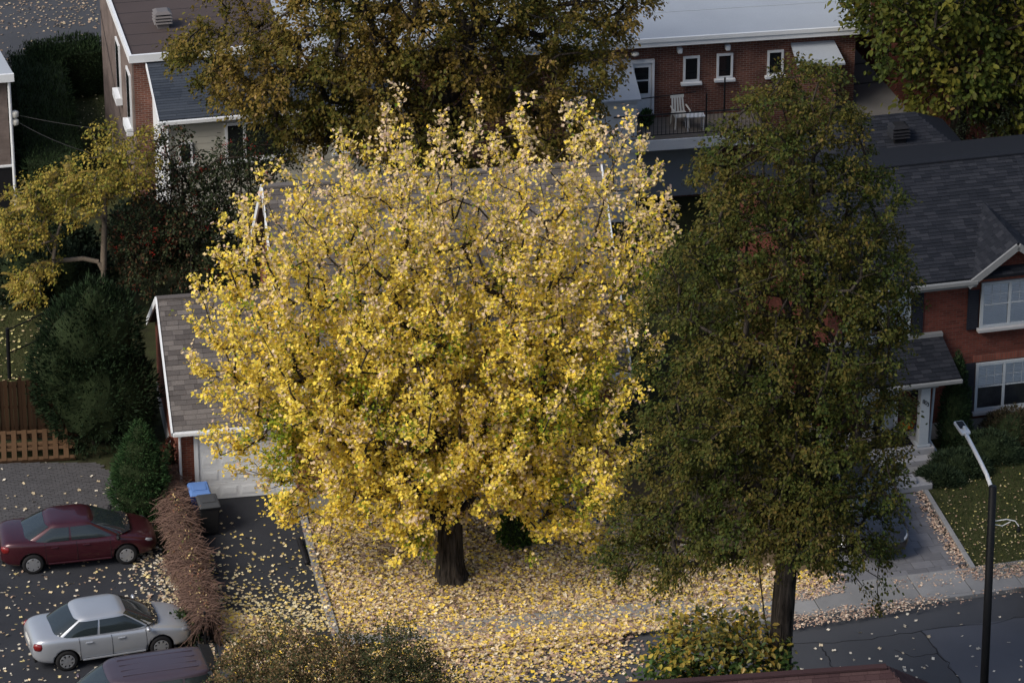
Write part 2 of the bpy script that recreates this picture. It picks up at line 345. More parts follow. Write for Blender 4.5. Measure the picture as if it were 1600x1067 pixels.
def spray_leaves(tips, axis, per, length, spread, size, droop=0., ntwig=6, up=.5):
    """leaves set along short twigs fanning from every branch tip"""
    n = len(tips); tw = unit(n * ntwig).reshape(n, ntwig, 3) * spread + axis[:, None, :]; tw /= np.linalg.norm(tw, axis=2, keepdims=True)
    k = RNG.integers(0, ntwig, (n, per)); t = RNG.random((n, per)) ** .8
    ln = length * (.6 + .8 * RNG.random((n, 1))); d = tw[np.arange(n)[:, None], k]
    pos = tips[:, None, :] + d * (t * ln)[..., None] - axis[:, None, :] * (.25 * length)
    pos[..., 2] -= droop * (t * ln) ** 2
    pos += RNG.normal(size=pos.shape) * size * .75
    tip = d + RNG.normal(size=d.shape) * .7; tip[..., 2] -= .35 + droop
    nrm = RNG.normal(size=d.shape) * .45 + axis[:, None, :] * .7; nrm[..., 2] += up
    sz = size * (.7 + .6 * RNG.random((n, per)))
    return pos.reshape(-1, 3), tip.reshape(-1, 3), nrm.reshape(-1, 3), sz.reshape(-1), np.repeat(np.arange(n), per)
def make_tree(name, label, cat, base, trunks, trad, lobes, ncl, mind, per, spray, leafsize, shape, colfn, keep=None, bark='bark', group=None, origin_z=3., bend=.35, r_tip=.012, power=2.3, droop=0., spread=.6, upward=.5, shell=.55, rmax=9., leafkeep=None, trunk_rough=.12, points=None):
    """all coordinates local to the base"""
    t = thing(name, label, cat, base, 0., group); b = np.array(base)
    kp = (lambda p: keep(p + b)) if keep else None
    pts = points if points is not None else crown_points(lobes, ncl, mind, kp, shell); org = np.array([trunks[0]['pts'][-1][0], trunks[0]['pts'][-1][1], origin_z])
    nodes, par, dirs, tips = grow(trunks, pts, org, bendup=bend)
    link('trunk', trunk_mesh(trunks[0]['pts'], trad, bark, rough=trunk_rough), t)
    me, r = branch_mesh(nodes, par, tips, r_tip, power, set(range(len(trunks[0]['pts']))), bark, rmax=rmax); link('branches', me, t)
    T = nodes[tips]; ax = T - org; ax /= np.linalg.norm(ax, axis=1, keepdims=True); ax = ax * .7 + dirs[tips] * .5 + np.array([0, 0, upward]); ax /= np.linalg.norm(ax, axis=1, keepdims=True)
    pos, tp, nr, sz, ci = spray_leaves(T, ax, per, spray, spread, leafsize, droop)
    if leafkeep is not None:
        k = leafkeep(pos + b); pos, tp, nr, sz, ci = pos[k], tp[k], nr[k], sz[k], ci[k]
    link('crown', leaf_mesh('crown', pos, tp, nr, sz, colfn(pos + b, ci, len(tips)), shape, 'leaf'), t, kind='stuff'); return t
def mound(name, label, cat, base, lobes, n, size, shape, cols, wts, core='lawn_dark', out=.9, group=None, mat='needle', corek=.86, up=.3, stem=None, jit=.2):
    """shrub or conifer: dense short sprays over the surface of a set of lobes, with a dark twiggy body inside"""
    t = thing(name, label, cat, base, 0., group); L = np.array(lobes); ar = (L[:, 3] * L[:, 4] + L[:, 3] * L[:, 5] + L[:, 4] * L[:, 5]); i = RNG.choice(len(L), n * 2, p=ar / ar.sum())
    d = unit(n * 2); wob = np.array([noise.noise(Vector(x * 2.6 + L[j, :3])) for x, j in zip(d, i)])
    p = L[i, :3] + d * L[i, 3:6] * (.84 + .2 * RNG.random(n * 2) + .22 * wob)[:, None]
    ok = p[:, 2] > .02
    for j, l in enumerate(L): ok &= ~((((p - l[:3]) / (l[3:6] * .74)) ** 2).sum(1) < 1)
    p, d = p[ok][:n], d[ok][:n]; m = len(p)
    tip = d * out + unit(m) * .5; tip[:, 2] += up; nr = unit(m) * .6 + d * .7
    cl = pick(cols, wts, m, jit)
    link('foliage', leaf_mesh('foliage', p, tip, nr, size * (.6 + .8 * RNG.random(m)), cl, shape, mat), t, kind='stuff')
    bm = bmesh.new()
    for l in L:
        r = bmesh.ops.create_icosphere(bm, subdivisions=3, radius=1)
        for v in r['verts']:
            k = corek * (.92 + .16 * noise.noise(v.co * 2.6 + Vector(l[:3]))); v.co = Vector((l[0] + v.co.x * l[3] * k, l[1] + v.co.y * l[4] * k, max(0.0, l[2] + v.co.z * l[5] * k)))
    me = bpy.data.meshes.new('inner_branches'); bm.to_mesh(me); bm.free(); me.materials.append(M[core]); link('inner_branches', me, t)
    MB().tube([(0, 0, -.05), (0, 0, max(.3, L[:, 2].min()))], [stem or .06, (stem or .06) * .8], 8).build('stem', 'bark_dark', t)
    return t
# ------------------------------------------------------------------ ground, roads, pavements
def px_poly(pts, z=0.): return [tuple(P(x, y, z)[:2]) for x, y in pts]
def sheet(name, poly, z, mat, label=None, z0=None):
    o = (MB().prism(poly, z0 if z0 is not None else z - .05, z)).build(name, mat); o['kind'] = 'structure'; return o
sheet('ground', [(-300, -200), (300, -200), (300, 400), (-300, 400)], -.03, 'soil', z0=-.5)
KERB = [P(540, 1034)[:2], P(860, 1003)[:2], P(985, 992)[:2], P(1045, 985)[:2], P(1230, 972)[:2], P(1400, 949)[:2], P(1500, 937)[:2], P(1600, 923)[:2], P(1800, 893)[:2], P(2300, 812)[:2]]
KERB = np.array(KERB)
def offset_line(line, d):
    t = np.gradient(line, axis=0); t /= np.linalg.norm(t, axis=1, keepdims=True); return line + np.stack([-t[:, 1], t[:, 0]], 1) * d
def resample(line, step):
    s = np.concatenate([[0], np.cumsum(np.linalg.norm(np.diff(line, axis=0), axis=1))]); n = int(s[-1] / step); q = np.arange(n + 1) * step
    return np.stack([np.interp(q, s, line[:, 0]), np.interp(q, s, line[:, 1])], 1)
NEAR = offset_line(KERB, -7.6)
ext = np.array([[-60., KERB[0][1] - 6.]])
road = [tuple(p) for p in np.vstack([ext, KERB])] + [tuple(p) for p in NEAR[::-1]] + [(-60, KERB[0][1] - 15)]
road_o = sheet('road', road, 0.0, 'asphalt_road', z0=-.3)
new = px_poly([(1440, 985), (1545, 972), (1700, 950), (1700, 1120), (1540, 1120), (1500, 1060)])
MB().prism(new, -.02, .004).build('asphalt_patch', 'asphalt_new', road_o)
def seam(pts, wd=.03):
    mb = MB(); q = [P(*p) for p in pts]; r = []
    for a, b in zip(q[:-1], q[1:]):
        for k in range(6): r.append(a + (b - a) * k / 6 + np.array([RNG.normal() * .04, RNG.normal() * .05, 0]))
    r.append(q[-1])
    for a, b in zip(r[:-1], r[1:]): mb.beam((a[0], a[1], .005), (b[0], b[1], .005), wd * (.6 + .8 * RNG.random()), .006)
    mb.build('tar_seam', 'tar', road_o)
seam([(1283, 1008), (1296, 1030), (1306, 1045)]); seam([(1440, 985), (1475, 1030), (1502, 1067), (1520, 1100)])
seam([(1235, 1005), (1340, 1000), (1440, 985), (1545, 972), (1610, 962)], .016); seam([(1400, 1015), (1424, 1025), (1465, 1020)], .016)
# far street behind the hedge
far = sheet('street', px_poly([(-300, -40), (40, -70), (220, -60), (230, 108), (60, 118), (-300, 140)]), 0., 'asphalt_road')
sheet('pavement', px_poly([(-300, -5), (160, -18), (160, -6), (-300, 14)]), .1, 'concrete')
sheet('garden_path', px_poly([(20, 118), (34, 116), (60, 300), (20, 300)]), -.01, 'paver_dark')
# parking court, paver court, driveway
sheet('parking_court', px_poly([(-250, 845), (232, 822), (275, 905), (338, 1010), (350, 1090), (360, 1200), (-250, 1200)]), .004, 'asphalt', z0=-.2)
court = sheet('paver_court', px_poly([(-250, 722), (150, 722), (178, 745), (232, 822), (-250, 846)]), -.006, 'paver_joint', z0=-.2)
drive = sheet('driveway', px_poly([(300, 782), (470, 770), (524, 1000), (535, 1036), (345, 1040), (318, 905)]), .008, 'asphalt', z0=-.2)
mb = MB(); cpoly = np.array(px_poly([(-100, 724), (150, 724), (178, 747), (230, 822), (-100, 846)])); lo, hi = cpoly.min(0), cpoly.max(0); ca, sa = math.cos(.2), math.sin(.2)
for i in range(90):
    for j in range(90):
        u = i * .22 + (j % 2) * .11 - 3; v = j * .112 - 3; x = lo[0] + u * ca - v * sa; y = lo[1] + u * sa + v * ca
        if inpoly(np.array([[x, y]]), cpoly)[0]:
            h = .004 + RNG.normal() * .003; mb.beam((x, y, h), (x + .205 * ca, y + .205 * sa, h), .1, .02)
mb.build('interlocking_pavers', 'paver_dark', court, kind='stuff')
# pavement beside the road: one slab after another
walk = sheet('sidewalk', [tuple(p) for p in offset_line(KERB, .1)] + [tuple(p) for p in offset_line(KERB, 1.5)[::-1]], .06, 'paver_joint', z0=-.2)
A, B = resample(offset_line(KERB, .16), 1.5), resample(offset_line(KERB, 1.55), 1.5)
nA = resample(offset_line(KERB, .16), 1.5)
tang = np.gradient(nA, axis=0); tang /= np.linalg.norm(tang, axis=1, keepdims=True); nB = nA + np.stack([-tang[:, 1], tang[:, 0]], 1) * 1.36
for i in range(len(nA) - 1):
    g = .008; a, b, c, d = nA[i], nA[i + 1], nB[i + 1], nB[i]
    q = [a + (b - a) * g, b + (a - b) * g, c + (d - c) * g, d + (c - d) * g]
    MB().prism([tuple(x) for x in q], .0, .12 + RNG.normal() * .004).build('slab', 'concrete', walk, bevel=.01)
kl = resample(KERB, 1.5); kh = offset_line(kl, .155)
for i in range(len(kl) - 1):
    MB().prism([tuple(kl[i]), tuple(kl[i + 1]), tuple(kh[i + 1]), tuple(kh[i])], -.05, .125).build('kerb_stone', 'concrete', walk, bevel=.015)
# lawns, a hand's height above the road
back = offset_line(KERB, 1.53)
def on_back(px):  # point of the pavement's far edge at a picture column
    q = Qpx(np.hstack([back, np.full((len(back), 1), .1)])); return np.array([np.interp(px, q[:, 0], back[:, 0]), np.interp(px, q[:, 0], back[:, 1])])
edge = [P(474, 790, .1)[:2], P(500, 900, .1)[:2], P(524, 992, .1)[:2]]
lawn = sheet('front_lawn', [tuple(p) for p in edge] + [tuple(on_back(x)) for x in (600, 700, 860, 985, 1045, 1160, 1230, 1290)] + px_poly([(1300, 820), (1240, 740), (960, 745), (480, 775)], .1), .1, 'leaf_mulch', z0=-.2)
mb = MB(); ee = [P(466, 775)[:2]] + [P(488, 868)[:2], P(505, 930)[:2], P(526, 998)[:2]]
edging = thing('driveway_edging', 'low weathered concrete edging between asphalt driveway and leaf strewn lawn', 'kerb', (*ee[0], 0))
for i, (a, b) in enumerate(zip(ee[:-1], ee[1:])):
    q0 = a - ee[0]; q1 = b - ee[0]; MB().beam((*q0, .06), (*(q0 + (q1 - q0) * .985), .06), .2, .26).build('edging_block', 'concrete', edging, bevel=.02)
pp = P(470, 842, .08), P(483, 880, .06)
pipe = thing('drain_pipe', 'short black corrugated drain pipe lying along the driveway edging', 'pipe', tuple(pp[0]))
v = pp[1] - pp[0]; mb = MB(); rings = [(tuple(v * k / 16), .07 + .012 * (k % 2)) for k in range(17)]
mb.tube([(r[0][0] - .06, r[0][1], r[0][2]) for r in rings], [r[1] for r in rings], 10).build('hose', 'dark_metal', pipe, smooth=True)
rl = sheet('right_lawn', px_poly([(1447, 765), (1520, 888)], .1) + [tuple(on_back(x)) for x in (1530, 1600, 1700, 1850)] + px_poly([(1850, 640), (1480, 650)], .1), .1, 'lawn', z0=-.2)
sheet('back_lawn', px_poly([(-200, 400), (110, 400), (130, 596), (-200, 610)]), -.015, 'lawn', z0=-.2)
sheet('side_lawn', px_poly([(85, 140), (175, 128), (190, 330), (60, 340)]), -.015, 'lawn', z0=-.2)
# paved drive of the house on the right: every paver its own stone
rdrive = sheet('paved_drive', px_poly([(1240, 775), (1440, 768), (1512, 892)], .09) + [tuple(on_back(x)) for x in (1500, 1400, 1300, 1240)], .085, 'paver_joint', z0=-.2)
rpoly = np.array(px_poly([(1290, 780), (1437, 772), (1500, 880), (1480, 905), (1400, 918), (1300, 925)], .1))
ang = math.radians(13); o0 = P(1437, 772, .1)[:2]; cnt = 0
for j in range(16):
    u = -4.2 + (j % 3) * .17; k = 0
    while u < 3.5:
        wd = (.60, .42, .52)[(k + j) % 3]; c = o0 + np.array([math.cos(ang), math.sin(ang)]) * (u + wd / 2) + np.array([math.sin(ang), -math.cos(ang)]) * (j * .40 + .1)
        if inpoly(c[None, :], rpoly)[0]: piece('paver', 'paver', rdrive, c[0] - wd / 2 + .006, c[0] + wd / 2 - .006, c[1] - .194, c[1] + .194, .04, .1 + RNG.normal() * .003, ang)
        u += wd; k += 1
redge = thing('drive_edging', 'narrow concrete edging between paved drive and grass lawn', 'kerb', tuple(P(1446, 768, .1)))
a, b = P(1446, 768, .1), P(1521, 890, .1); n = 5
for i in range(n): MB().beam(tuple((b - a) * i / n), tuple((b - a) * (i + .98) / n), .14, .16).build('edging_block', 'concrete', redge, bevel=.01)
# ------------------------------------------------------------------ building pieces
def shingles(roof, org, u, v, up_len, urange, mat, parts=0, tab=.30, expo=.14, thick=.016):
    org, u, v = Vector(org), Vector(u).normalized(), Vector(v).normalized(); n = u.cross(v).normalized()
    if n.z < 0: n = -n
    key = 'tab_' + mat
    if key not in UNIT:
        me = MB().add([(0, 0, -.2), (1, 0, -.2), (1, 1, -.2), (0, 1, -.2), (0, 0, 1), (1, 0, 1), (1, 1, .1), (0, 1, .1)], [(4, 5, 6, 7), (0, 1, 5, 4), (1, 2, 6, 5), (3, 0, 4, 7), (2, 3, 7, 6)]).mesh('shingle', mat); UNIT[key] = me
    V, Fc, C = [], [], []; rows = int(up_len / expo); made = 0
    for r in range(rows + 1):
        v0 = r * expo; ln = min(expo * 1.12, up_len - v0)
        if ln < .02: continue
        u0, u1 = urange(v0 + ln * .5)
        if u1 - u0 < .05: continue
        x = u0 - RNG.random() * tab
        while x < u1 - .01:
            wd = tab * (.75 + .5 * RNG.random()); a, b = max(x, u0), min(x + wd - .008, u1); x += wd
            if b - a < .02: continue
            th = thick * (.8 + .5 * RNG.random()); p = org + u * a + v * v0
            if made < parts:
                o = link('shingle', UNIT[key], roof); o.matrix_basis = Matrix.Translation(p) @ Matrix((u * (b - a), v * ln, n * th)).transposed().to_4x4(); made += 1
            else:
                i = len(V); q = p + u * (b - a); V += [p + n * 0, q, q + v * ln, p + v * ln, p + n * th, q + n * th, q + v * ln + n * .002, p + v * ln + n * .002]
                Fc += [(i + 4, i + 5, i + 6, i + 7), (i, i + 1, i + 5, i + 4), (i + 1, i + 2, i + 6, i + 5), (i + 3, i, i + 4, i + 7)]; C += [RNG.random()] * 4
    if V:
        me = bpy.data.meshes.new('shingle_courses'); me.from_pydata(V, [], Fc); me.materials.append(M[mat]); a = me.attributes.new('col', 'FLOAT_COLOR', 'FACE')
        a.data.foreach_set('color', np.repeat(np.array(C)[:, None], 4, 1).reshape(-1).astype(np.float32)); link('shingle_courses', me, roof, kind='stuff')
def window(parent, x0, x1, z0, z1, y, frame='white_paint', fw=.06, cols=1, rows=1, sill=True, blind=None, depth=.07, mull=(), pane='glass_dark', silld=.12, label=None):
    """front-facing window standing proud of the wall face at y (front is -y)"""
    mb = MB(); f = y - depth
    mb.box(x0, x0 + fw, f, y, z0, z1).box(x1 - fw, x1, f, y, z0, z1).box(x0 + fw, x1 - fw, f, y, z0, z0 + fw).box(x0 + fw, x1 - fw, f, y, z1 - fw, z1)
    xs = [x0 + fw] + [x for m in mull for x in (m - fw / 2, m + fw / 2)] + [x1 - fw]
    for m in mull: mb.box(m - fw / 2, m + fw / 2, f + .004, y, z0 + fw, z1 - fw)
    wn = mb.build('window', frame, parent)
    if label: wn['label'] = label
    for i in range(0, len(xs), 2):
        a, b = xs[i], xs[i + 1]; c = z0 + fw; d = z1 - fw
        if blind:
            box('backing', 'dark_backing', wn, a, b, y - .012, y - .006, c, d)  # plain dark sheet behind the blinds, standing in for the room
            zb = d - (d - c) * blind; sb = MB(); k = zb
            while k < d - .01: sb.box(a + .01, b - .01, y - .03, y - .018, k, min(k + .045, d)); k += .052
            sb.build('blind', 'blind', wn); MB().add([(a, y - .045, c), (b, y - .045, c), (b, y - .045, d), (a, y - .045, d)], [(0, 1, 2, 3)]).build('pane', 'glass_clear', wn)
            g = MB(); zm = (c + d) / 2; g.box(a, b, y - .06, y - .046, zm - .02, zm + .02)
            for q in range(1, 3): g.box(a + (b - a) * q / 3 - .007, a + (b - a) * q / 3 + .007, y - .052, y - .046, zm + .02, d)
            g.box(a, b, y - .0515, y - .0465, (zm + d) / 2 - .007, (zm + d) / 2 + .007); g.build('glazing_bar', frame, wn)
        else:
            ww = (b - a) / cols; hh = (d - c) / rows
            for ci in range(cols):
                for ri in range(rows): box('pane', pane, wn, a + ci * ww + .012, a + (ci + 1) * ww - .012, y - .04, y - .006, c + ri * hh + .012, c + (ri + 1) * hh - .012)
    if sill: box('sill', 'white_paint' if frame == 'white_paint' else 'concrete_pale', wn, x0 - .08, x1 + .08, y - silld, y, z0 - .1, z0 - .002, bevel=.01)
    return wn
def siding(wall, x0, x1, z0, z1, y, mat, pitch=.16, shape=None):
    z = z0
    while z < z1 - .03:
        h = min(pitch, z1 - z); a, b = (x0, x1) if shape is None else shape(z + h / 2)
        if b - a > .05: 
            o = piece('siding_board', mat, wall, a, b, y - .022, y - .004, z + .003, z + h - .006); o.rotation_euler[0] = -.05
        z += pitch
def roof_vent(label, loc, rot, s=.55, mat='vent_metal', group=None):
    t = thing('roof_vent', label, 'roof vent', loc, rot, group)
    box('base', mat, t, -s * .32, s * .32, -s * .32, s * .32, -.25, .35 * s)
    for k in range(3): MB().add([(-s / 2, -s / 2, 0), (s / 2, -s / 2, 0), (s / 2, s / 2, 0), (-s / 2, s / 2, 0), (-s * .42, -s * .42, .09 * s), (s * .42, -s * .42, .09 * s), (s * .42, s * .42, .09 * s), (-s * .42, s * .42, .09 * s)],
        [(0, 3, 2, 1), (4, 5, 6, 7), (0, 1, 5, 4), (1, 2, 6, 5), (2, 3, 7, 6), (3, 0, 4, 7)]).build('louvre', mat, t).location = (0, 0, (.33 + .17 * k) * s)
    MB().add([(-s * .48, -s * .48, 0), (s * .48, -s * .48, 0), (s * .48, s * .48, 0), (-s * .48, s * .48, 0), (-s * .3, -s * .3, .13 * s), (s * .3, -s * .3, .13 * s), (s * .3, s * .3, .13 * s), (-s * .3, s * .3, .13 * s)],
        [(0, 3, 2, 1), (4, 5, 6, 7), (0, 1, 5, 4), (1, 2, 6, 5), (2, 3, 7, 6), (3, 0, 4, 7)]).build('cap', mat, t).location = (0, 0, .86 * s); return t
def gable_walls(x0, x1, y0, y1, z0, ze, zr):
    """box walls with triangular ends left and right (ridge along x)"""
    ym = (y0 + y1) / 2
    return MB().add([(x0, y0, z0), (x1, y0, z0), (x1, y1, z0), (x0, y1, z0), (x0, y0, ze), (x1, y0, ze), (x1, y1, ze), (x0, y1, ze), (x0, ym, zr), (x1, ym, zr)],
                    [(0, 1, 5, 4), (2, 3, 7, 6), (1, 2, 6, 9, 5), (3, 0, 4, 8, 7)])
def slope_slab(roofname, parent, mat, a, b, c, d, th=.1):
    a, b, c, d = map(Vector, (a, b, c, d)); n = (b - a).cross(d - a).normalized(); n = n if n.z > 0 else -n
    return MB().add([a - n * th, b - n * th, c - n * th, d - n * th, a, b, c, d], [(0, 3, 2, 1), (4, 5, 6, 7), (0, 1, 5, 4), (1, 2, 6, 5), (2, 3, 7, 6), (3, 0, 4, 7)]).build(roofname, mat, parent)
# ------------------------------------------------------------------ middle house with its garage
A10 = math.radians(10)
H1 = thing('brick_house', 'red brick house with pale siding gable and grey shingle roof behind yellow maple', 'house', (-6.2, -11.8, 0), A10)
wl = gable_walls(0, 9.4, 0, 8.8, .75, 4.2, 8.55).build('wall', 'brick_red', H1)
box('foundation', 'foundation', H1, -.03, 9.43, -.03, 8.83, -.1, .75)
rf = slope_slab('roof', H1, 'shingle_grey', (-.35, -.42, 4.18), (9.75, -.42, 4.18), (9.75, 4.4, 8.72), (-.35, 4.4, 8.72))
slope_slab('rear_roof', H1, 'shingle_grey', (9.75, 9.22, 4.18), (-.35, 9.22, 4.18), (-.35, 4.4, 8.72), (9.75, 4.4, 8.72))
sv = Vector((0, 4.82, 4.54)); shingles(rf, (-.33, -.42, 4.19), (1, 0, 0), sv, sv.length, lambda v: (0, 10.06), 'shingle_grey', 0)
for x in (-.37, 9.74):
    MB().beam((x, -.45, 4.1), (x, 4.4, 8.66), .05, .24).build('rake_board', 'white_paint', H1); MB().beam((x, 9.25, 4.1), (x, 4.4, 8.66), .05, .24).build('rake_board', 'white_paint', H1)
box('fascia', 'white_paint', H1, -.35, 9.75, -.5, -.43, 3.95, 4.16); box('soffit', 'white_paint', H1, -.33, 9.7, -.43, -.01, 3.93, 3.98)
box('ridge_cap', 'shingle_grey', H1, -.36, 9.76, 4.28, 4.52, 8.68, 8.75)
# front gable of siding
gx0, gx1, gz = .05, 6.5, 8.0; gm = (gx0 + gx1) / 2
gw = MB().add([(gx0, -.06, 4.2), (gx1, -.06, 4.2), (gm, -.06, gz), (gx0, .6, 4.2), (gx1, .6, 4.2), (gm, 3.4, gz)], [(0, 1, 2), (0, 2, 5, 3), (1, 4, 5, 2)]).build('gable_wall', 'cream_siding', H1)
siding(gw, gx0, gx1, 4.22, gz - .1, -.06, 'white_siding', .17, lambda z: (gx0 + (z - 4.2) * (gm - gx0) / (gz - 4.2) + .05, gx1 - (z - 4.2) * (gx1 - gm) / (gz - 4.2) - .05))
for sx in (-1, 1):
    ex = gm + sx * (gm - gx0 + .35); s = slope_slab('gable_roof', H1, 'shingle_grey', (ex, -.45, 3.9), (gm, -.45, gz + .12), (gm, 3.9, gz + .12), (ex, .2, 3.9))
    MB().beam((ex, -.48, 3.86), (gm, -.48, gz + .06), .06, .22).build('rake_board', 'white_paint', H1)
    g0 = Vector((ex, -.45, 3.91)); gu = Vector((gm, -.45, gz + .13)) - g0
    shingles(s, g0, (0, 1, 0), gu, gu.length, lambda v: (0, .65 + v / gu.length * 3.7), 'shingle_grey', 0)
lv = MB(); lv.lathe([(.34, 0), (.34, .06)], 20); lvo = lv.build('gable_vent', 'cream_siding', H1); lvo.rotation_euler = (math.pi / 2, 0, 0); lvo.location = (gm, -.08, 6.9)
for k in range(5): piece('vent_slat', 'grey_trim', lvo, -.26, .26, -.24 + k * .11, -.18 + k * .11, .05, .08)
window(H1, .85, 2.6, 1.65, 2.95, 0, mull=(1.72,)); window(H1, 4.2, 5.9, 1.65, 2.95, 0, mull=(5.05,)); window(H1, 2.5, 4.0, 4.75, 5.9, -.09, mull=(3.25,))
dr = box('door', 'grey_trim', H1, 7.1, 8.05, -.06, -.004, .9, 2.95); box('handle', 'galvanised', dr, 7.18, 7.22, -.1, -.06, 1.85, 1.98); box('door_frame', 'white_paint', H1, 7.0, 8.15, -.04, -.002, .88, 3.05)
for k in range(4): box('entry_step', 'concrete_pale', H1, 6.7, 8.5, -1.25 - .3 * k, -.95 - .3 * k, -.02, .84 - .2 * k - .01, bevel=.015)
box('landing', 'concrete_pale', H1, 6.65, 8.55, -.949, -.03, -.02, .86, bevel=.015)
for x in (6.75, 8.45):
    r = MB(); r.tube([(x, -.1, 1.75), (x, -.95, 1.75), (x, -2.1, 1.0)], .02, 6).tube([(x, -.1, .85), (x, -.1, 1.75)], .018, 6).tube([(x, -.95, .8), (x, -.95, 1.75)], .018, 6).tube([(x, -2.1, .1), (x, -2.1, 1.0)], .018, 6).build('handrail', 'dark_metal', H1)
# attached garage, set back
GA = thing('garage', 'low brick garage with white panelled door and grey shingle roof', 'garage', (-9.75, -10.78, 0), A10)
gable_walls(0, 3.85, 0, 6.9, .55, 2.55, 4.95).build('wall', 'brick_red', GA)
box('foundation', 'foundation', GA, -.03, 3.85, -.03, 6.93, -.1, .55)
grf = slope_slab('roof', GA, 'shingle_grey', (-.2, -.35, 2.52), (3.83, -.35, 2.52), (3.83, 3.45, 5.05), (-.2, 3.45, 5.05), .08)
slope_slab('rear_roof', GA, 'shingle_grey', (3.83, 7.25, 2.52), (-.2, 7.25, 2.52), (-.2, 3.45, 5.05), (3.83, 3.45, 5.05), .08)
sv = Vector((0, 3.8, 2.53)); shingles(grf, (-.18, -.35, 2.525), (1, 0, 0), sv, sv.length, lambda v: (0, 3.98), 'shingle_grey', 300, tab=.36, expo=.17, thick=.02)
for a in ((-.22, -.38, 2.44), (-.22, 7.28, 2.44)): MB().beam(a, (-.22, 3.45, 4.99), .05, .2).build('rake_board', 'white_paint', GA)
box('ridge_cap', 'shingle_grey', GA, -.2, 3.83, 3.34, 3.56, 5.02, 5.07)
gu = box('gutter', 'white_paint', GA, -.2, 3.8, -.47, -.36, 2.38, 2.5, bevel=.02)
MB().tube([(.02, -.42, 2.38), (.02, -.08, 2.2), (.02, -.08, .1)], .04, 8).build('downspout', 'white_paint', GA)
box('fascia', 'white_paint', GA, -.2, 3.82, -.36, -.3, 2.36, 2.5); box('soffit', 'white_paint', GA, -.2, 3.82, -.3, -.005, 2.36, 2.4)
gd = box('garage_door', 'white_paint', GA, .55, 3.45, -.035, -.004, .02, 2.12, label='white garage door of four raised panel rows')
for i in range(4):
    box('door_section', 'white_paint', gd, .56, 3.44, -.05, -.036, .03 + i * .525, .55 + i * .525, bevel=.006)
    for j in range(5):
        x = .66 + j * .56; z = .13 + i * .525; p = MB().box(x, x + .46, -.058, -.051, z, z + .3).box(x + .04, x + .42, -.066, -.058, z + .04, z + .26).build('panel', 'white_paint', gd, bevel=.004)
df = MB().box(.43, .55, -.09, -.002, 0, 2.25).box(3.45, 3.57, -.09, -.002, 0, 2.25).box(.55, 3.45, -.09, -.002, 2.12, 2.25).build('door_frame', 'white_paint', GA)
# ------------------------------------------------------------------ house on the right
A14 = math.radians(14); H2 = thing('brick_house', 'deep red brick house with dark shingle roof, shuttered windows and covered porch', 'house', (14.82, -6.16, 0), A14)
MB().box(-5.6, 6, 0, 9, .5, 5.35).build('wall', 'brick_deep', H2); box('foundation', 'foundation', H2, -5.63, 6.03, -.03, 9.03, -.1, .5)
r2 = slope_slab('roof', H2, 'shingle_slate', (-6.0, -.45, 5.45), (6.4, -.45, 5.45), (6.4, 4.5, 7.12), (-6.0, 4.5, 7.12))
slope_slab('rear_roof', H2, 'shingle_slate', (6.4, 9.45, 5.45), (-6.0, 9.45, 5.45), (-6.0, 4.5, 7.12), (6.4, 4.5, 7.12))
for gx in (-5.6, 6): MB().add([(gx, 0, 5.35), (gx, 9, 5.35), (gx, 4.5, 7.0)], [(0, 1, 2)]).build('gable_end', 'brick_deep', H2)
sv = Vector((0, 4.95, 1.67)); shingles(r2, (-4.6, -.45, 5.455), (1, 0, 0), sv, sv.length, lambda v: (0, 6.3), 'shingle_slate', 300, tab=.33, expo=.15, thick=.02)
shingles(r2, (-6.0, -.45, 5.455), (1, 0, 0), sv, sv.length, lambda v: (0, 1.39), 'shingle_slate', 0, tab=.33, expo=.15, thick=.02); shingles(r2, (1.71, -.45, 5.455), (1, 0, 0), sv, sv.length, lambda v: (0, 4.6), 'shingle_slate', 0, tab=.33, expo=.15, thick=.02)
box('ridge_cap', 'shingle_slate', H2, -6.0, 6.4, 4.36, 4.64, 7.1, 7.15)
gut = MB().box(-6.0, -1.12, -.58, -.46, 5.28, 5.42).box(1.3, 6.4, -.58, -.46, 5.28, 5.42).build('gutter', 'grey_trim', H2, bevel=.02)
MB().box(-6.0, -1.12, -.45, -.02, 5.16, 5.27).box(1.3, 6.4, -.45, -.02, 5.16, 5.27).build('fascia', 'grey_trim', H2)
# small gable over the twin window
g2 = MB().add([(-1.15, -.1, 4.9), (1.35, -.1, 4.9), (1.35, -.1, 5.4), (.1, -.1, 6.3), (-1.15, -.1, 5.4), (-1.15, .1, 4.9), (1.35, .1, 4.9), (1.35, .1, 5.4), (.1, 1.6, 6.3), (-1.15, .1, 5.4)], [(0, 1, 2, 3, 4), (0, 4, 9, 5), (1, 6, 7, 2), (0, 5, 6, 1)]).build('gable_wall', 'brick_deep', H2)
for sx in (-1, 1):
    ex = .1 + sx * 1.55; s = slope_slab('gable_roof', H2, 'shingle_slate', (ex, -.5, 5.33), (.1, -.5, 6.48), (.1, 2.9, 6.48), (ex, -.3, 5.33), .06)
    g0 = Vector((ex, -.5, 5.335)); gv = Vector((.1, -.5, 6.485)) - g0; shingles(s, g0, (0, 1, 0), gv, gv.length, lambda v: (0, .22 + v / gv.length * 3.1), 'shingle_slate', 60 if sx < 0 else 0, tab=.25, expo=.12)
    MB().beam((ex - sx * .02, -.53, 5.24), (.1, -.53, 6.38), .07, .2).build('rake_board', 'grey_trim', H2); MB().beam((ex - sx * .08, -.3, 5.16), (.1, -.3, 6.28), .4, .05).build('rake_soffit', 'grey_trim', H2)
UWl = 'twin sash window with white blinds drawn'
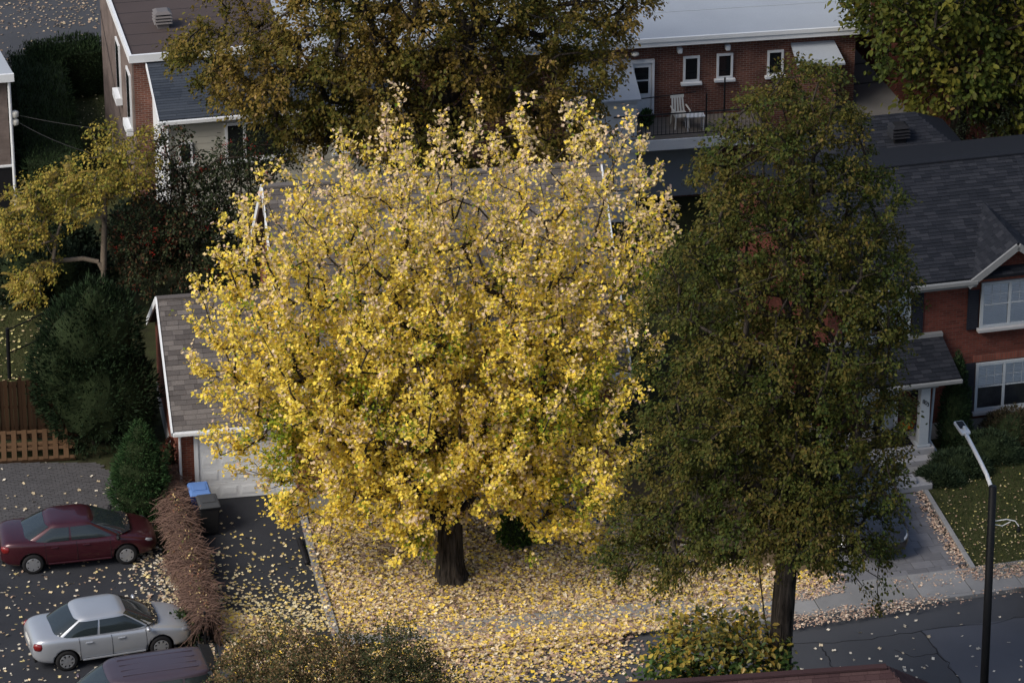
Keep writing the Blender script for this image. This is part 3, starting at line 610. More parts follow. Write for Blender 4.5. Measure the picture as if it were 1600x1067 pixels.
window(H2, -.85, .98, 3.62, 5.12, -.1, 'grey_frame', .085, mull=(.06,), blind=1., silld=.2, label=UWl); window(H2, -.85, .98, .78, 2.38, 0, 'grey_frame', .085, mull=(.06,), blind=.48, silld=.2, label='twin sash window with blinds half lowered')
window(H2, -4.75, -3.02, 3.5, 5.0, 0, 'grey_frame', .085, mull=(-3.88,), blind=1.)
MB().box(-.95, 1.08, -.125, -.101, 5.13, 5.35).build('brick_header', 'brick_soldier', H2); MB().box(-.95, 1.08, -.025, -.001, 2.42, 2.64).build('brick_header', 'brick_soldier', H2)
for x, z0, z1, y in ((-1.22, 3.55, 5.15, -.02), (1.06, 3.55, 5.15, -.1), (-1.22, .72, 2.4, 0), (1.06, .72, 2.4, 0), (-2.96, 3.45, 5.05, 0), (-5.15, 3.45, 5.05, 0)):
    s = box('shutter', 'shutter', H2, x, x + .34, y - .05, y - .002, z0, z1)
    for k in range(int((z1 - z0 - .1) / .08)): piece('slat', 'shutter', s, x + .04, x + .30, y - .065, y - .051, z0 + .05 + k * .08, z0 + .11 + k * .08)
# porch
MB().box(-5.6, -2.62, -1.6, -.02, 0, .55).build('porch_floor', 'concrete_pale', H2, bevel=.02)
MB().box(-5.6, -2.5, -1.96, -1.61, 0, .36).build('porch_step', 'concrete_pale', H2, bevel=.02); MB().box(-5.6, -2.45, -2.32, -1.97, 0, .2).build('porch_step', 'concrete', H2, bevel=.02)
pr = slope_slab('porch_roof', H2, 'shingle_slate', (-6.3, -1.75, 2.86), (-1.95, -1.75, 2.86), (-2.0, -.02, 3.5), (-6.3, -.02, 3.5), .08)
sv = Vector((0, 1.73, .64)); shingles(pr, (-6.28, -1.75, 2.865), (1, 0, 0), sv, sv.length, lambda v: (1.6, 4.32 - v * .025), 'shingle_slate', 200, tab=.33, expo=.16, thick=.02); shingles(pr, (-6.28, -1.75, 2.865), (1, 0, 0), sv, sv.length, lambda v: (0, 1.59), 'shingle_slate', 0)
box('flashing', 'grey_trim', H2, -5.6, -2.0, -.16, -.003, 3.49, 3.6)
box('porch_gutter', 'grey_trim', H2, -6.3, -1.93, -1.85, -1.75, 2.72, 2.84, bevel=.02); box('porch_beam', 'grey_trim', H2, -6.2, -2.6, -1.6, -1.35, 2.55, 2.74); box('porch_ceiling', 'grey_trim', H2, -6.2, -2.0, -1.74, -.03, 2.745, 2.76)
cl = MB().box(-3.1, -2.8, -1.5, -1.22, .63, 2.55).build('column', 'grey_frame', H2, bevel=.015); box('column_base', 'grey_frame', cl, -3.16, -2.74, -1.54, -1.17, .551, .63, bevel=.01)
for k, ch in enumerate('803'):
    cu = bpy.data.curves.new('digit', 'FONT'); cu.body = ch; cu.size = .19; cu.extrude = .006; to = bpy.data.objects.new('tmp', cu); COL.objects.link(to); bpy.context.view_layer.update()
    me = bpy.data.meshes.new_from_object(to.evaluated_get(bpy.context.evaluated_depsgraph_get())); bpy.data.objects.remove(to); me.materials.clear(); me.materials.append(M['dark_metal'])
    o = link('house_number', me, cl); o.rotation_euler = (math.pi / 2, 0, 0); o.location = (-3.055 + k * .068, -1.508, 2.02 - k * .055)
dr = box('front_door', 'grey_frame', H2, -4.35, -3.4, -.06, -.003, .56, 2.6); box('handle', 'dark_metal', dr, -3.52, -3.47, -.11, -.06, 1.5, 1.7); MB().box(-4.45, -4.36, -.09, -.003, .56, 2.7).box(-3.39, -3.3, -.09, -.003, .56, 2.7).box(-4.45, -3.3, -.09, -.003, 2.61, 2.7).build('door_frame', 'white_paint', H2)
box('mailbox', 'dark_metal', H2, -2.9, -2.5, -.14, -.005, 1.55, 1.85, bevel=.02)
MB().tube([(-2.5, -1.7, 2.7), (-2.62, -1.3, 2.5), (-2.66, -1.2, .6), (-2.45, -1.5, .2)], .04, 8).build('downspout', 'grey_frame', H2)
# rear wing with hipped roof
box('rear_wing', 'brick_deep', H2, -2.2, 2.2, 9.02, 12.8, 0, 4.6)
hz0, hz1 = 4.6, 5.7; hx = (-2.6, 2.6); hy = (8.6, 13.2); ra, rb = (-1.6, 11.5, hz1), (1.0, 11.5, hz1)
hr = MB().add([(hx[0], hy[0], hz0), (hx[1], hy[0], hz0), (hx[1], hy[1], hz0), (hx[0], hy[1], hz0), ra, rb], [(0, 1, 5, 4), (1, 2, 5), (2, 3, 4, 5), (3, 0, 4), (3, 2, 1, 0)]).build('wing_roof', 'shingle_slate', H2)
sv = Vector((0, ra[1] - hy[0], hz1 - hz0)); shingles(hr, (hx[0], hy[0], hz0 + .005), (1, 0, 0), sv, sv.length, lambda v: (1.0 * v / sv.length, 5.2 - 1.6 * v / sv.length), 'shingle_slate', 0, tab=.33, expo=.15)
def L2W(o, p): c, s = math.cos(o.rotation_euler[2]), math.sin(o.rotation_euler[2]); return (o.location[0] + c * p[0] - s * p[1], o.location[1] + s * p[0] + c * p[1], p[2])
roof_vent('black louvred roof vent on the dark hipped roof', L2W(H2, (.1, 10.4, 5.22)), A14, .62, 'dark_metal')
# steps and slabs along the path
a = P(1437, 708, .1)
path = sheet('garden_walk', px_poly([(1395, 722), (1490, 712), (1505, 735), (1470, 745), (1400, 750)], .1), .08, 'paver_joint', z0=-.1)
for j in range(4):
    for i in range(5):
        c = np.array(P(1405, 727, .1)[:2]) + np.array([math.cos(A14), math.sin(A14)]) * (i * .45 + .12 * (j % 2)) + np.array([math.sin(A14), -math.cos(A14)]) * j * .33
        if j < 3: piece('paver', 'paver', path, c[0] - .215, c[0] + .215, c[1] - .155, c[1] + .155, .05, .115, A14)
def slab_step(px, py, wd, dp, z0, z1, label):
    c = P(px, py, z1); t = thing('stone_step', label, 'step', (c[0], c[1], 0), A14)
    n = 2
    for i in range(n): box('step_block', 'concrete_pale', t, -wd / 2 + i * wd / n, -wd / 2 + (i + 1) * wd / n - .008, -dp / 2, dp / 2, z0, z1, bevel=.012)
slab_step(1404, 757, 2.0, .42, .02, .27, 'lower pale concrete step between paved drive and porch walk'); slab_step(1392, 749, 1.5, .4, .02, .42, 'pale concrete step stacked on the wider lower step'); slab_step(1448, 747, .95, .36, .02, .26, 'short pale concrete slab step beside low junipers')
pk = thing('pumpkin', 'carved orange pumpkin by the front door', 'pumpkin', L2W(H2, (-3.05, -.35, .55)))
mb = MB(); vs = []; fs = []; n = 24
for i in range(9):
    th = math.pi * i / 8
    for k in range(n): an = 6.2832 * k / n; r = .2 * math.sin(th) * (1 - .09 * abs(math.sin(an * 4))); vs.append((r * math.cos(an), r * math.sin(an), .17 - .165 * math.cos(th)))
for i in range(8): fs += [(i * n + k, i * n + (k + 1) % n, (i + 1) * n + (k + 1) % n, (i + 1) * n + k) for k in range(n)]
mb.add(vs, fs).build('body', 'pumpkin', pk, smooth=True); MB().tube([(0, 0, .32), (.02, .01, .41)], [.025, .015], 7).build('stalk', 'bark', pk)
for sx in (-.07, .07): MB().add([(sx - .035, -.193, .2), (sx + .035, -.193, .2), (sx, -.19, .26)], [(0, 1, 2)]).build('eye', 'mat_black', pk)
MB().add([(-.09, -.2, .15), (-.03, -.205, .1), (.03, -.205, .1), (.09, -.2, .15), (.03, -.206, .14), (-.03, -.206, .14)], [(0, 1, 2, 3, 4, 5)]).build('mouth', 'mat_black', pk)
dm = MB().box(-4.3, -3.2, -1.3, -.5, 0, .018); d = thing('door_mat', 'black door mat on the grey porch floor', 'mat', L2W(H2, (0, 0, .551)), A14); dm.build('mat', 'mat_black', d, bevel=.006); MB().box(-4.25, -3.25, -1.25, -.55, .019, .024).build('pile', 'mat_black', d)
# ------------------------------------------------------------------ houses at the back
A95 = math.radians(9.5); e = P(975, 64, 6.0)
H3 = thing('brick_house', 'brown brick house with grey membrane roof, small windows and iron railed balcony', 'house', (e[0], e[1], 0), A95)
MB().box(-11, 8.05, .3, 11, 0, 5.7).build('wall', 'brick_brown', H3)
MB().add([(-11.3, 0, 5.95), (8.3, 0, 5.95), (8.3, 11.3, 6.35), (-11.3, 11.3, 6.35), (-11.3, 0, 6.0), (8.3, 0, 6.0), (8.3, 11.3, 6.4), (-11.3, 11.3, 6.4)], [(0, 3, 2, 1), (4, 5, 6, 7), (0, 1, 5, 4), (1, 2, 6, 5), (2, 3, 7, 6), (3, 0, 4, 7)]).build('roof', 'membrane_grey', H3)
for k in range(1, 5): MB().beam((-11.2, k * 2.1, 6.005 + k * .075), (8.2, k * 2.1 + .05, 6.005 + k * .075), .05, .012).build('roof_seam', 'grey_frame', H3)
MB().box(-11.3, 8.32, -.06, -.001, 5.72, 6.03).build('fascia', 'white_paint', H3); MB().box(-11.3, 8.3, 0, .29, 5.70, 5.75).build('soffit', 'white_paint', H3); MB().box(-11.3, 8.34, -.1, -.061, 5.9, 6.04).build('drip_edge', 'white_paint', H3)
box('balcony_door', 'white_siding', H3, .32, 1.0, .24, .296, 3.1, 5.05); fr = MB().box(.22, .31, .18, .298, 3.08, 5.16).box(1.01, 1.1, .18, .298, 3.08, 5.16).box(.31, 1.01, .18, .298, 5.06, 5.16).build('door_frame', 'white_paint', H3)
for z in (3.95, 4.45): box('door_pane', 'glass_dark', H3, .42, .9, .225, .239, z, z + .44)
for x, a, b in ((2.1, 4.25, 5.18), (3.25, 4.3, 5.2), (5.0, 4.3, 5.2)): window(H3, x, x + .56, a, b, .3, fw=.075, silld=.16)
for x in (1.95, 3.6): MB().box(x - .09, x + .09, .12, .298, 5.38, 5.54).box(x - .075, x + .075, .08, .12, 5.36, 5.5).build('wall_vent', 'white_paint', H3, bevel=.02)
MB().lathe([(.02, .1), (.14, .06), (.15, 0), (.05, -.05)], 12, (.4, .12, 5.42)).build('wall_lamp', 'plastic_white', H3, smooth=True)
# balcony
bf = box('balcony_floor', 'wood_deck', H3, .0, 4.6, -1.5, .298, 2.84, 2.98)
for k in range(12): piece('deck_board', 'wood_deck', bf, .0, 4.6, -1.5 + k * .148, -1.5 + k * .148 + .14, 2.981, 3.01)
box('balcony_fascia', 'white_paint', H3, -.02, 4.62, -1.56, -1.501, 2.6, 2.97)
rl_ = MB().tube([(-.6, -1.45, 3.86), (4.6, -1.45, 3.86)], .025, 6).tube([(0, -1.45, 3.12), (4.6, -1.45, 3.12)], .018, 6).build('railing', 'dark_metal', H3)
for k in range(34): MB().tube([(.08 + k * .137, -1.45, 3.1), (.08 + k * .137, -1.45, 3.86)], .009, 5).build('baluster', 'dark_metal', rl_)
for x, z in ((2.55, 4.5), (3.4, 4.6)): MB().tube([(x, -1.45 if x < 3 else -.4, 2.9), (x, -1.45 if x < 3 else -.4, z)], .03, 6).build('post', 'dark_metal', H3)
MB().tube([(-.5, .1, 3.75), (.9, .05, 3.85), (2.5, 0, 3.98)], .018, 6).build('cable', 'dark_metal', H3)
# enclosed stair with white clapboard left of the door
st = box('stair_enclosure', 'white_siding', H3, -1.9, .18, -1.4, .298, 0, 4.45); siding(st, -1.92, .2, .4, 4.42, -1.4, 'white_siding', .155)
MB().add([(-2.1, -1.6, 4.45), (.3, -1.6, 4.45), (.3, .299, 5.15), (-2.1, .299, 5.15), (-2.1, -1.6, 4.52), (.3, -1.6, 4.52), (.3, .299, 5.22), (-2.1, .299, 5.22)], [(0, 3, 2, 1), (4, 5, 6, 7), (0, 1, 5, 4), (1, 2, 6, 5), (2, 3, 7, 6), (3, 0, 4, 7)]).build('stair_roof', 'membrane_grey', H3)
box('basement_door', 'grey_frame', H3, .6, 3.4, .2, .297, .1, 2.2)
sb = box('side_porch', 'brick_brown', H3, 6.0, 7.2, -.6, .297, 0, 4.9)
MB().add([(5.8, -.8, 4.95), (7.45, -.8, 4.95), (7.3, .299, 5.35), (5.8, .299, 5.35), (5.8, -.8, 5.02), (7.45, -.8, 5.02), (7.3, .299, 5.42), (5.8, .299, 5.42)], [(0, 3, 2, 1), (4, 5, 6, 7), (0, 1, 5, 4), (1, 2, 6, 5), (2, 3, 7, 6), (3, 0, 4, 7)]).build('side_roof', 'membrane_grey', H3)
# brick house further right with a flat roofed lean-to
c4 = P(1400, 152, 3.0); H4 = thing('brick_house', 'dark red brick house wall above a flat lean-to roof, mostly behind trees', 'house', (c4[0], c4[1], 0), math.radians(14))
MB().box(0, 7, 0, 9, 0, 6.2).build('wall', 'brick_deep', H4); MB().box(-.25, 7.2, -.25, 9.2, 6.201, 6.4).build('roof', 'membrane_brown', H4)
MB().box(-2.4, -.003, -1.5, 6.0, 0, 2.95).build('lean_to', 'brick_deep', H4); MB().box(-2.5, -.004, -1.7, 6.1, 2.951, 3.05).build('lean_to_roof', 'membrane_dark', H4)
wn = MB().box(-.06, -.003, 3.0, 3.9, 4.2, 5.6).build('window', 'white_paint', H4); box('pane', 'glass_dark', wn, -.066, -.061, 3.08, 3.82, 4.28, 5.52); box('sill', 'white_paint', wn, -.16, -.003, 2.9, 4.0, 4.1, 4.198)
MB().tube([(-1.4, 3.6, 3.05), (-1.4, 3.6, 3.4)], .05, 8).build('vent_pipe', 'white_paint', H4)
for k in (0, 1): MB().beam((-2.5, 1.2 + 1.7 * k, 3.06), (-.01, 1.35 + 1.7 * k, 3.06), .05, .012).build('roof_seam', 'tar', H4)
# flat roofed building top left
e = P(203, 88, 6.0); A11 = math.radians(12.5)
H5 = thing('flat_roofed_building', 'taupe and red brick building with brown flat roof and shingled annex', 'building', (e[0], e[1], 0), A11)
MB().box(.12, 13, .12, 8.6, 0, 5.8).build('wall', 'brick_brown', H5)
MB().box(.06, .119, .14, 8.62, 0, 5.8).build('side_wall', 'brick_taupe', H5); MB().box(0, 13.2, 0, 8.8, 5.801, 5.95).build('roof', 'membrane_brown', H5)
MB().box(-.04, 13.2, -.04, .06, 5.75, 6.02).box(-.04, .06, .06, 8.84, 5.75, 6.02).build('fascia', 'white_paint', H5)
for k in range(1, 8): MB().beam((.1, k * 1.0, 5.953), (13, k * 1.0, 5.953), .02, .004).build('roof_seam', 'tar', H5)
for y, z in ((.5, 3.2), (3.2, 3.2)):
    wn = MB().box(.0, .058, y, y + .9, z, z + 1.9).build('window', 'white_paint', H5); box('pane', 'glass_dark', wn, -.006, -.001, y + .08, y + .82, z + .08, z + 1.82); box('sill', 'white_paint', wn, -.16, .058, y - .06, y + .96, z - .26, z - .003)
an = MB().box(.75, 9, -2.3, .118, 0, 4.72).build('annex_wall', 'cream_siding', H5); box('annex_side', 'white_siding', H5, .70, .748, -2.32, .118, 0, 4.7)
ar = slope_slab('annex_roof', H5, 'shingle_navy', (.55, -2.65, 4.72), (9.2, -2.65, 4.72), (9.2, .11, 5.7), (.55, .11, 5.7), .08)
sv = Vector((0, 2.76, .98)); shingles(ar, (.55, -2.65, 4.725), (1, 0, 0), sv, sv.length, lambda v: (0, 8.65), 'shingle_navy', 0, tab=.9, expo=.13, thick=.016)
box('gutter', 'white_paint', H5, .5, 9.2, -2.76, -2.66, 4.56, 4.70, bevel=.02); MB().tube([(.85, -2.7, 4.56), (.85, -2.42, 4.4), (.85, -2.42, .2)], .05, 8).build('downspout', 'white_paint', H5); MB().beam((.53, -2.68, 4.66), (.53, .1, 5.64), .04, .16).build('rake_board', 'white_paint', H5)
siding(an, .76, 9, 1.0, 4.5, -2.3, 'cream_siding', .24)
window(H5, 2.75, 4.85, 2.95, 4.3, -2.32, mull=(3.4,), fw=.09); window(H5, 1.2, 1.65, 3.0, 3.75, -2.32); window(H5, 6.4, 7.6, 2.9, 4.2, -2.32)
roof_vent('grey louvred roof vent on the brown flat roof', L2W(H5, (1.45, 2.5, 5.95)), A11, .62)
# building slice far left
c6 = P(15, 113, 5.0); H6 = thing('brick_building', 'grey brick building corner with white eaves and long white downspout', 'building', (c6[0], c6[1], 0), A11)
MB().box(-8, -.12, .1, 9, 1.6, 4.9).build('wall', 'brick_taupe', H6); MB().box(-8, -.1, .08, 9, 0, 1.54).build('base_wall', 'dark_metal', H6); box('ledge', 'white_paint', H6, -8, -.06, .02, 9, 1.541, 1.6)
slope_slab('roof', H6, 'membrane_grey', (-8.3, -.1, 5.0), (.1, -.1, 5.0), (-1.0, 4.5, 6.4), (-8.3, 4.5, 6.4)); box('eaves', 'white_paint', H6, -8.3, .12, -.2, -.101, 4.72, 5.0); box('soffit', 'white_paint', H6, -8.3, .1, -.1, .09, 4.85, 4.9)
MB().tube([(-.05, -.06, 4.75), (-.05, -.06, .1)], .055, 8).build('downspout', 'white_paint', H6)
MB().lathe([(.05, 0), (.13, .06), (.13, .22), (.06, .26)], 10, (.12, .3, 3.2)).lathe([(.05, 0), (.12, .06), (.12, .2), (.06, .24)], 10, (.12, .3, 2.92)).build('electric_meter', 'plastic_white', H6, smooth=True)
# maroon roof in front
rp = P(1385, 1040, 6.0); H7 = thing('house', 'house with maroon shingle hipped roof standing across the road', 'house', (rp[0], rp[1], 0), math.radians(8))
MB().box(-9.1, 2.6, -2.6, 2.6, 0, 2.95).build('wall', 'brick_brown', H7)
hv = [(-9.6, -3.1, 2.9), (3.1, -3.1, 2.9), (3.1, 3.1, 2.9), (-9.6, 3.1, 2.9), (-6.5, 0, 6.0), (0, 0, 6.0)]
hr = MB().add(hv, [(0, 1, 5, 4), (1, 2, 5), (2, 3, 4, 5), (3, 0, 4), (3, 2, 1, 0)]).build('roof', 'shingle_maroon', H7); sv = Vector((0, 3.1, 3.1))
shingles(hr, (-9.6, -3.1, 2.905), (1, 0, 0), sv, sv.length, lambda v: (3.1 * v / sv.length, 12.7 - 3.1 * v / sv.length), 'shingle_maroon', 0, tab=.33, expo=.15)
se = Vector((-3.1, 0, 3.1)); shingles(hr, (3.1, -3.1, 2.905), (0, 1, 0), se, se.length, lambda v: (3.1 * v / se.length, 6.2 - 3.1 * v / se.length), 'shingle_maroon', 0, tab=.33, expo=.15)
box('ridge_cap', 'shingle_maroon', H7, -6.5, .0, -.1, .1, 5.97, 6.02)
# ------------------------------------------------------------------ vehicles
def interp(tab, x): return float(np.interp(x, [t[0] for t in tab], [t[1] for t in tab]))
def make_car(name, label, cat, loc, heading, paint, S, group=None, leaves_on=False):
    t = thing(name, label, cat, loc, heading, group); L, Wd = S['L'] / 2, S['W'] / 2; R = S['R']; ax = (S['ax_r'], S['ax_f'])
    xs = np.array(S['st']); mb = MB(); m = 10
    for x in xs:
        hw = Wd * interp(S['plan'], x); zb = interp(S['bot'], x); zt = interp(S['top'], x); zm = zb + (zt - zb) * .55
        mb.v += [(x, 0, zb), (x, .8 * hw, zb), (x, .95 * hw, zb + .05), (x, hw * .99, zb + (zm - zb) * .45), (x, hw, zm), (x, hw * .975, zt - .13), (x, hw * .93, zt - .035), (x, hw * .8, zt + .005), (x, hw * .42, zt + .03), (x, 0, zt + .04)]
    n = len(xs); full = []
    for i in range(n):
        half = mb.v[i * m:(i + 1) * m]; full += half + [(p[0], -p[1], p[2]) for p in half[1:-1][::-1]]
    k = 2 * m - 2; fs = [(i * k + j, i * k + (j + 1) % k, (i + 1) * k + (j + 1) % k, (i + 1) * k + j) for i in range(n - 1) for j in range(k)]
    fs += [tuple(range(k)), tuple(range((n - 1) * k, n * k))[::-1]]
    me = MB().add(full, fs).mesh('body', paint, True); bm = bmesh.new(); bm.from_mesh(me); bmesh.ops.recalc_face_normals(bm, faces=bm.faces); bm.to_mesh(me); bm.free()
    body = link('body', me, t); sd = body.modifiers.new('s', 'SUBSURF'); sd.levels = sd.render_levels = 2
    cut = MB()
    for x in ax:
        for sy in (-1, 1):
            pr_ = [(x + (R + .055) * math.cos(a_), sy * (Wd - .26), R + (R + .055) * math.sin(a_)) for a_ in np.linspace(0, 2 * math.pi, 29)[:-1]]
            q = [(p[0], sy * (Wd + .2), p[2]) for p in pr_]; z = len(pr_); o = [tuple(range(z)), tuple(range(z, 2 * z))[::-1]] + [(i, z + i, z + (i + 1) % z, (i + 1) % z) for i in range(z)]
            cut.add(pr_ + q, o if sy < 0 else [f[::-1] for f in o])
    cme = cut.mesh('cut', 'trim_black'); bm = bmesh.new(); bm.from_mesh(cme); bmesh.ops.recalc_face_normals(bm, faces=bm.faces); bm.to_mesh(cme); bm.free()
    co = link('cut', cme, t); bo = body.modifiers.new('b', 'BOOLEAN'); bo.object = co; bo.operation = 'DIFFERENCE'; bo.solver = 'EXACT'; bo.material_mode = 'TRANSFER'
    bpy.context.view_layer.update(); dg = bpy.context.evaluated_depsgraph_get(); nm = bpy.data.meshes.new_from_object(body.evaluated_get(dg)); body.modifiers.clear(); body.data = nm; bpy.data.objects.remove(co)
    nm.polygons.foreach_set('use_smooth', [True] * len(nm.polygons))
    # cabin
    G = S['cab']; zb, zt = G['zb'], G['zt']; ex = 5.0
    def ring(v):
        xr = G['rb'] + (G['rt'] - G['rb']) * v; xf = G['fb'] + (G['ft'] - G['fb']) * v; bul = .035 * math.sin(math.pi * v)
        return (xr + xf) / 2, (xf - xr) / 2 + bul, G['wb'] + (G['wt'] - G['wb']) * v + bul * .8, zb + (zt - zb) * v
    def side(tt, v, sy, off=0.):
        cx, l, h, z = ring(v); return (cx + tt * l, sy * (h * (1 - abs(tt) ** ex) ** (1 / ex) + off), z + off * .3)
    def front(s, v, sx, off=0.):
        cx, l, h, z = ring(v); return (cx + sx * (l * (1 - abs(s) ** ex) ** (1 / ex) + off * .8), s * h, z + off * .6)
    vsr = [0, .15, .35, .6, .8, .93, 1.0]; nn = 48; vv = []; ff = []
    for v in vsr:
        cx, l, h, z = ring(v)
        for k in range(nn):
            a_ = 2 * math.pi * k / nn; c_, s_ = math.cos(a_), math.sin(a_); vv.append((cx + l * math.copysign(abs(c_) ** (2 / ex), c_), h * math.copysign(abs(s_) ** (2 / ex), s_), z))
    for q, (sc, dz) in enumerate(((.94, .025), (.8, .045), (.5, .062), (.2, .068))):
        cx, l, h, z = ring(1.0)
        for k in range(nn):
            a_ = 2 * math.pi * k / nn; c_, s_ = math.cos(a_), math.sin(a_); vv.append((cx + sc * l * math.copysign(abs(c_) ** (2 / ex), c_), sc * h * math.copysign(abs(s_) ** (2 / ex), s_), z + dz))
    rows = len(vv) // nn
    for i in range(rows - 1): ff += [(i * nn + k, i * nn + (k + 1) % nn, (i + 1) * nn + (k + 1) % nn, (i + 1) * nn + k) for k in range(nn)]
    ff.append(tuple(range((rows - 1) * nn, rows * nn))); MB().add(vv, ff).build('cabin', paint, t, smooth=True)
    def patch(nm_, fn, a0, a1, v0, v1, mat='glass_car', na=10, nv=6, taper=0.):
        pv = [fn(a0 + (a1 - a0) * i / na, v0 + (v1 - v0) * j / nv) for j in range(nv + 1) for i in range(na + 1)]
        return MB().add(pv, [(j * (na + 1) + i, j * (na + 1) + i + 1, (j + 1) * (na + 1) + i + 1, (j + 1) * (na + 1) + i) for j in range(nv) for i in range(na)]).build(nm_, mat, t, smooth=True)
    patch('windshield', lambda s, v: front(s, v, 1, .012), -.90, .90, .04, .95); patch('rear_window', lambda s, v: front(s, v, -1, .012), -.88, .88, .1, .93)
    for sy in (-1, 1):
        for (a0, a1) in G['side']: patch('side_window', lambda s, v, sy=sy: side(s, v, sy, .010), a0, a1, .1, .88)
        hb = Wd * interp(S['plan'], 0)
        for x in S['doors']:
            hx = Wd * interp(S['plan'], x); zt_ = interp(S['top'], x); zb_ = interp(S['bot'], x); zm_ = zb_ + (zt_ - zb_) * .55; MB().tube([(x, sy * hx * .972, zb_ + .1), (x, sy * hx * .992, zb_ + (zm_ - zb_) * .5), (x, sy * hx * .994, zm_), (x - .01, sy * hx * .97, zt_ - .13), (x - .02, sy * hx * .925, zt_ - .04)], .007, 5).build('door_seam', 'trim_black', t)
        for x in S['handles']:
            MB().beam((x - .1, sy * (hb * .985), S['hz']), (x + .1, sy * (hb * .985), S['hz']), .05, .035).build('door_handle', paint, t, bevel=.01)
        MB().beam((ax[0] + R + .12, sy * (hb + .0), .3), (ax[1] - R - .12, sy * (hb + .0), .3), .03, .05).build('sill_trim', S.get('trim', paint), t, bevel=.01)
        mx = G['fb'] - .33; mi = MB().lathe([(.02, -.09), (.085, -.06), (.1, 0), (.085, .06), (.02, .085)], 10).build('mirror', S.get('mirror', paint), t, smooth=True); mi.location = (mx, sy * (G['wb'] + .15), zb + .05); mi.scale = (.6, 1.0, .7)
        MB().beam((mx, sy * (G['wb'] - .03), zb + .02), (mx, sy * (G['wb'] + .12), zb + .04), .05, .04).build('mirror_arm', 'trim_black', t)
        fx = L - .17; hl = MB().lathe([(.01, -.06), (.12, -.05), (.14, 0), (.1, .05), (.01, .06)], 12).build('headlight', 'lamp_clear', t, smooth=True); hl.scale = (1.35, .75, .9); hl.location = (S['hlx'], sy * Wd * .70, S['hlz']); hl.rotation_euler = (0, .35, -sy * .55)
        tl = MB().lathe([(.01, -.1), (.1, -.09), (.12, 0), (.1, .09), (.01, .1)], 12).build('tail_light', 'lamp_red', t, smooth=True); tl.scale = (1.15, .55, 1.); tl.location = (S['tlx'], sy * Wd * .80, S['tlz']); tl.rotation_euler = (0, 0, sy * .5)
        for x in ax:
            wt = thing('wheel', '', ''); del wt['label'], wt['category']; wt.parent = t; wt.location = (x, sy * (Wd - .115), R); wt.rotation_euler = (math.pi / 2 * (1 if sy < 0 else -1), 0, 0)
            b_ = .10; MB().lathe([(R * .62, -b_), (R * .9, -b_), (R * .985, -b_ * .7), (R, 0), (R * .985, b_ * .7), (R * .9, b_), (R * .64, b_ * 1.02), (R * .6, b_ * .7), (.01, b_ * .6)], 32).build('tyre', 'tyre', wt, smooth=True)
            rm = MB(); rm.lathe([(R * .66, b_ * .9), (R * .66, b_ * 1.06), (R * .60, b_ * 1.1), (R * .57, b_ * .9)], 28, cap=False).lathe([(R * .2, b_ * .7), (R * .2, b_ * 1.12), (R * .1, b_ * 1.2), (.005, b_ * 1.2)], 14)
            for k in range(S['spokes']):
                a_ = 2 * math.pi * k / S['spokes']; rm.beam((R * .15 * math.cos(a_), R * .15 * math.sin(a_), b_ * 1.0), (R * .6 * math.cos(a_), R * .6 * math.sin(a_), b_ * .96), S.get('spw', .07), .035)
            rm.build('rim', 'hubcap', wt)
    MB().box(L - .08, L + .0, -.5, .5, .3, .42).build('grille', 'trim_black', t, bevel=.02); MB().box(-L - .012, -L + .08, -.26, .26, S['plz'], S['plz'] + .13).build('licence_plate', 'plastic_white', t)
    MB().box(-L + .05, -L + .12, -.6, .6, .28, .36).build('bumper_trim', 'trim_black', t)
    cw = MB(); cw.add([front(s, .0, 1, .10 if abs(s) < .9 else .02) for s in np.linspace(-.93, .93, 13)] + [front(s, .07, 1, .02) for s in np.linspace(-.93, .93, 13)], [(i, i + 1, 14 + i, 13 + i) for i in range(12)]).build('cowl', 'trim_black', t)
    for s in (-.35, .3): MB().beam(front(s - .25, .03, 1, .04), front(s + .28, .10, 1, .04), .02, .02).build('wiper', 'trim_black', t)
    if leaves_on:
        nl = leaves_on; s = RNG.uniform(-.9, .9, nl); v = np.abs(RNG.normal(size=nl)) * .045; p = np.array([front(a_, b_, 1, .035 + .03 * RNG.random()) for a_, b_ in zip(s, v)])
        nr = np.array([.7, 0, .7]) + RNG.normal(size=(nl, 3)) * .3; link('fallen_leaves', leaf_mesh('fallen_leaves', p, unit(nl), nr, np.full(nl, .075), pick([(.42, .34, .22), (.3, .2, .13), (.5, .42, .25)], [3, 2, 2], nl), 'oval', 'leaf_litter'), t, kind='stuff')
    if S.get('spoiler'):
        cx, l, h, z = ring(1.0); MB().add([(G['rt'] + .14, -h * .95, z + .02), (G['rt'] + .14, h * .95, z + .02), (G['rt'] - .16, h * .9, z - .03), (G['rt'] - .16, -h * .9, z - .03), (G['rt'] + .12, -h * .95, z + .06), (G['rt'] + .12, h * .95, z + .06), (G['rt'] - .18, h * .9, z + .01), (G['rt'] - .18, -h * .9, z + .01)],
            [(0, 3, 2, 1), (4, 5, 6, 7), (0, 1, 5, 4), (1, 2, 6, 5), (2, 3, 7, 6), (3, 0, 4, 7)]).build('spoiler', 'trim_black', t, bevel=.015)
        for y in (-.42, -.14, .14, .42): MB().beam((G['rt'] + .35, y, z + .062), (G['ft'] - .35, y, z + .06), .05, .014).build('roof_rib', paint, t, bevel=.005)
    return t
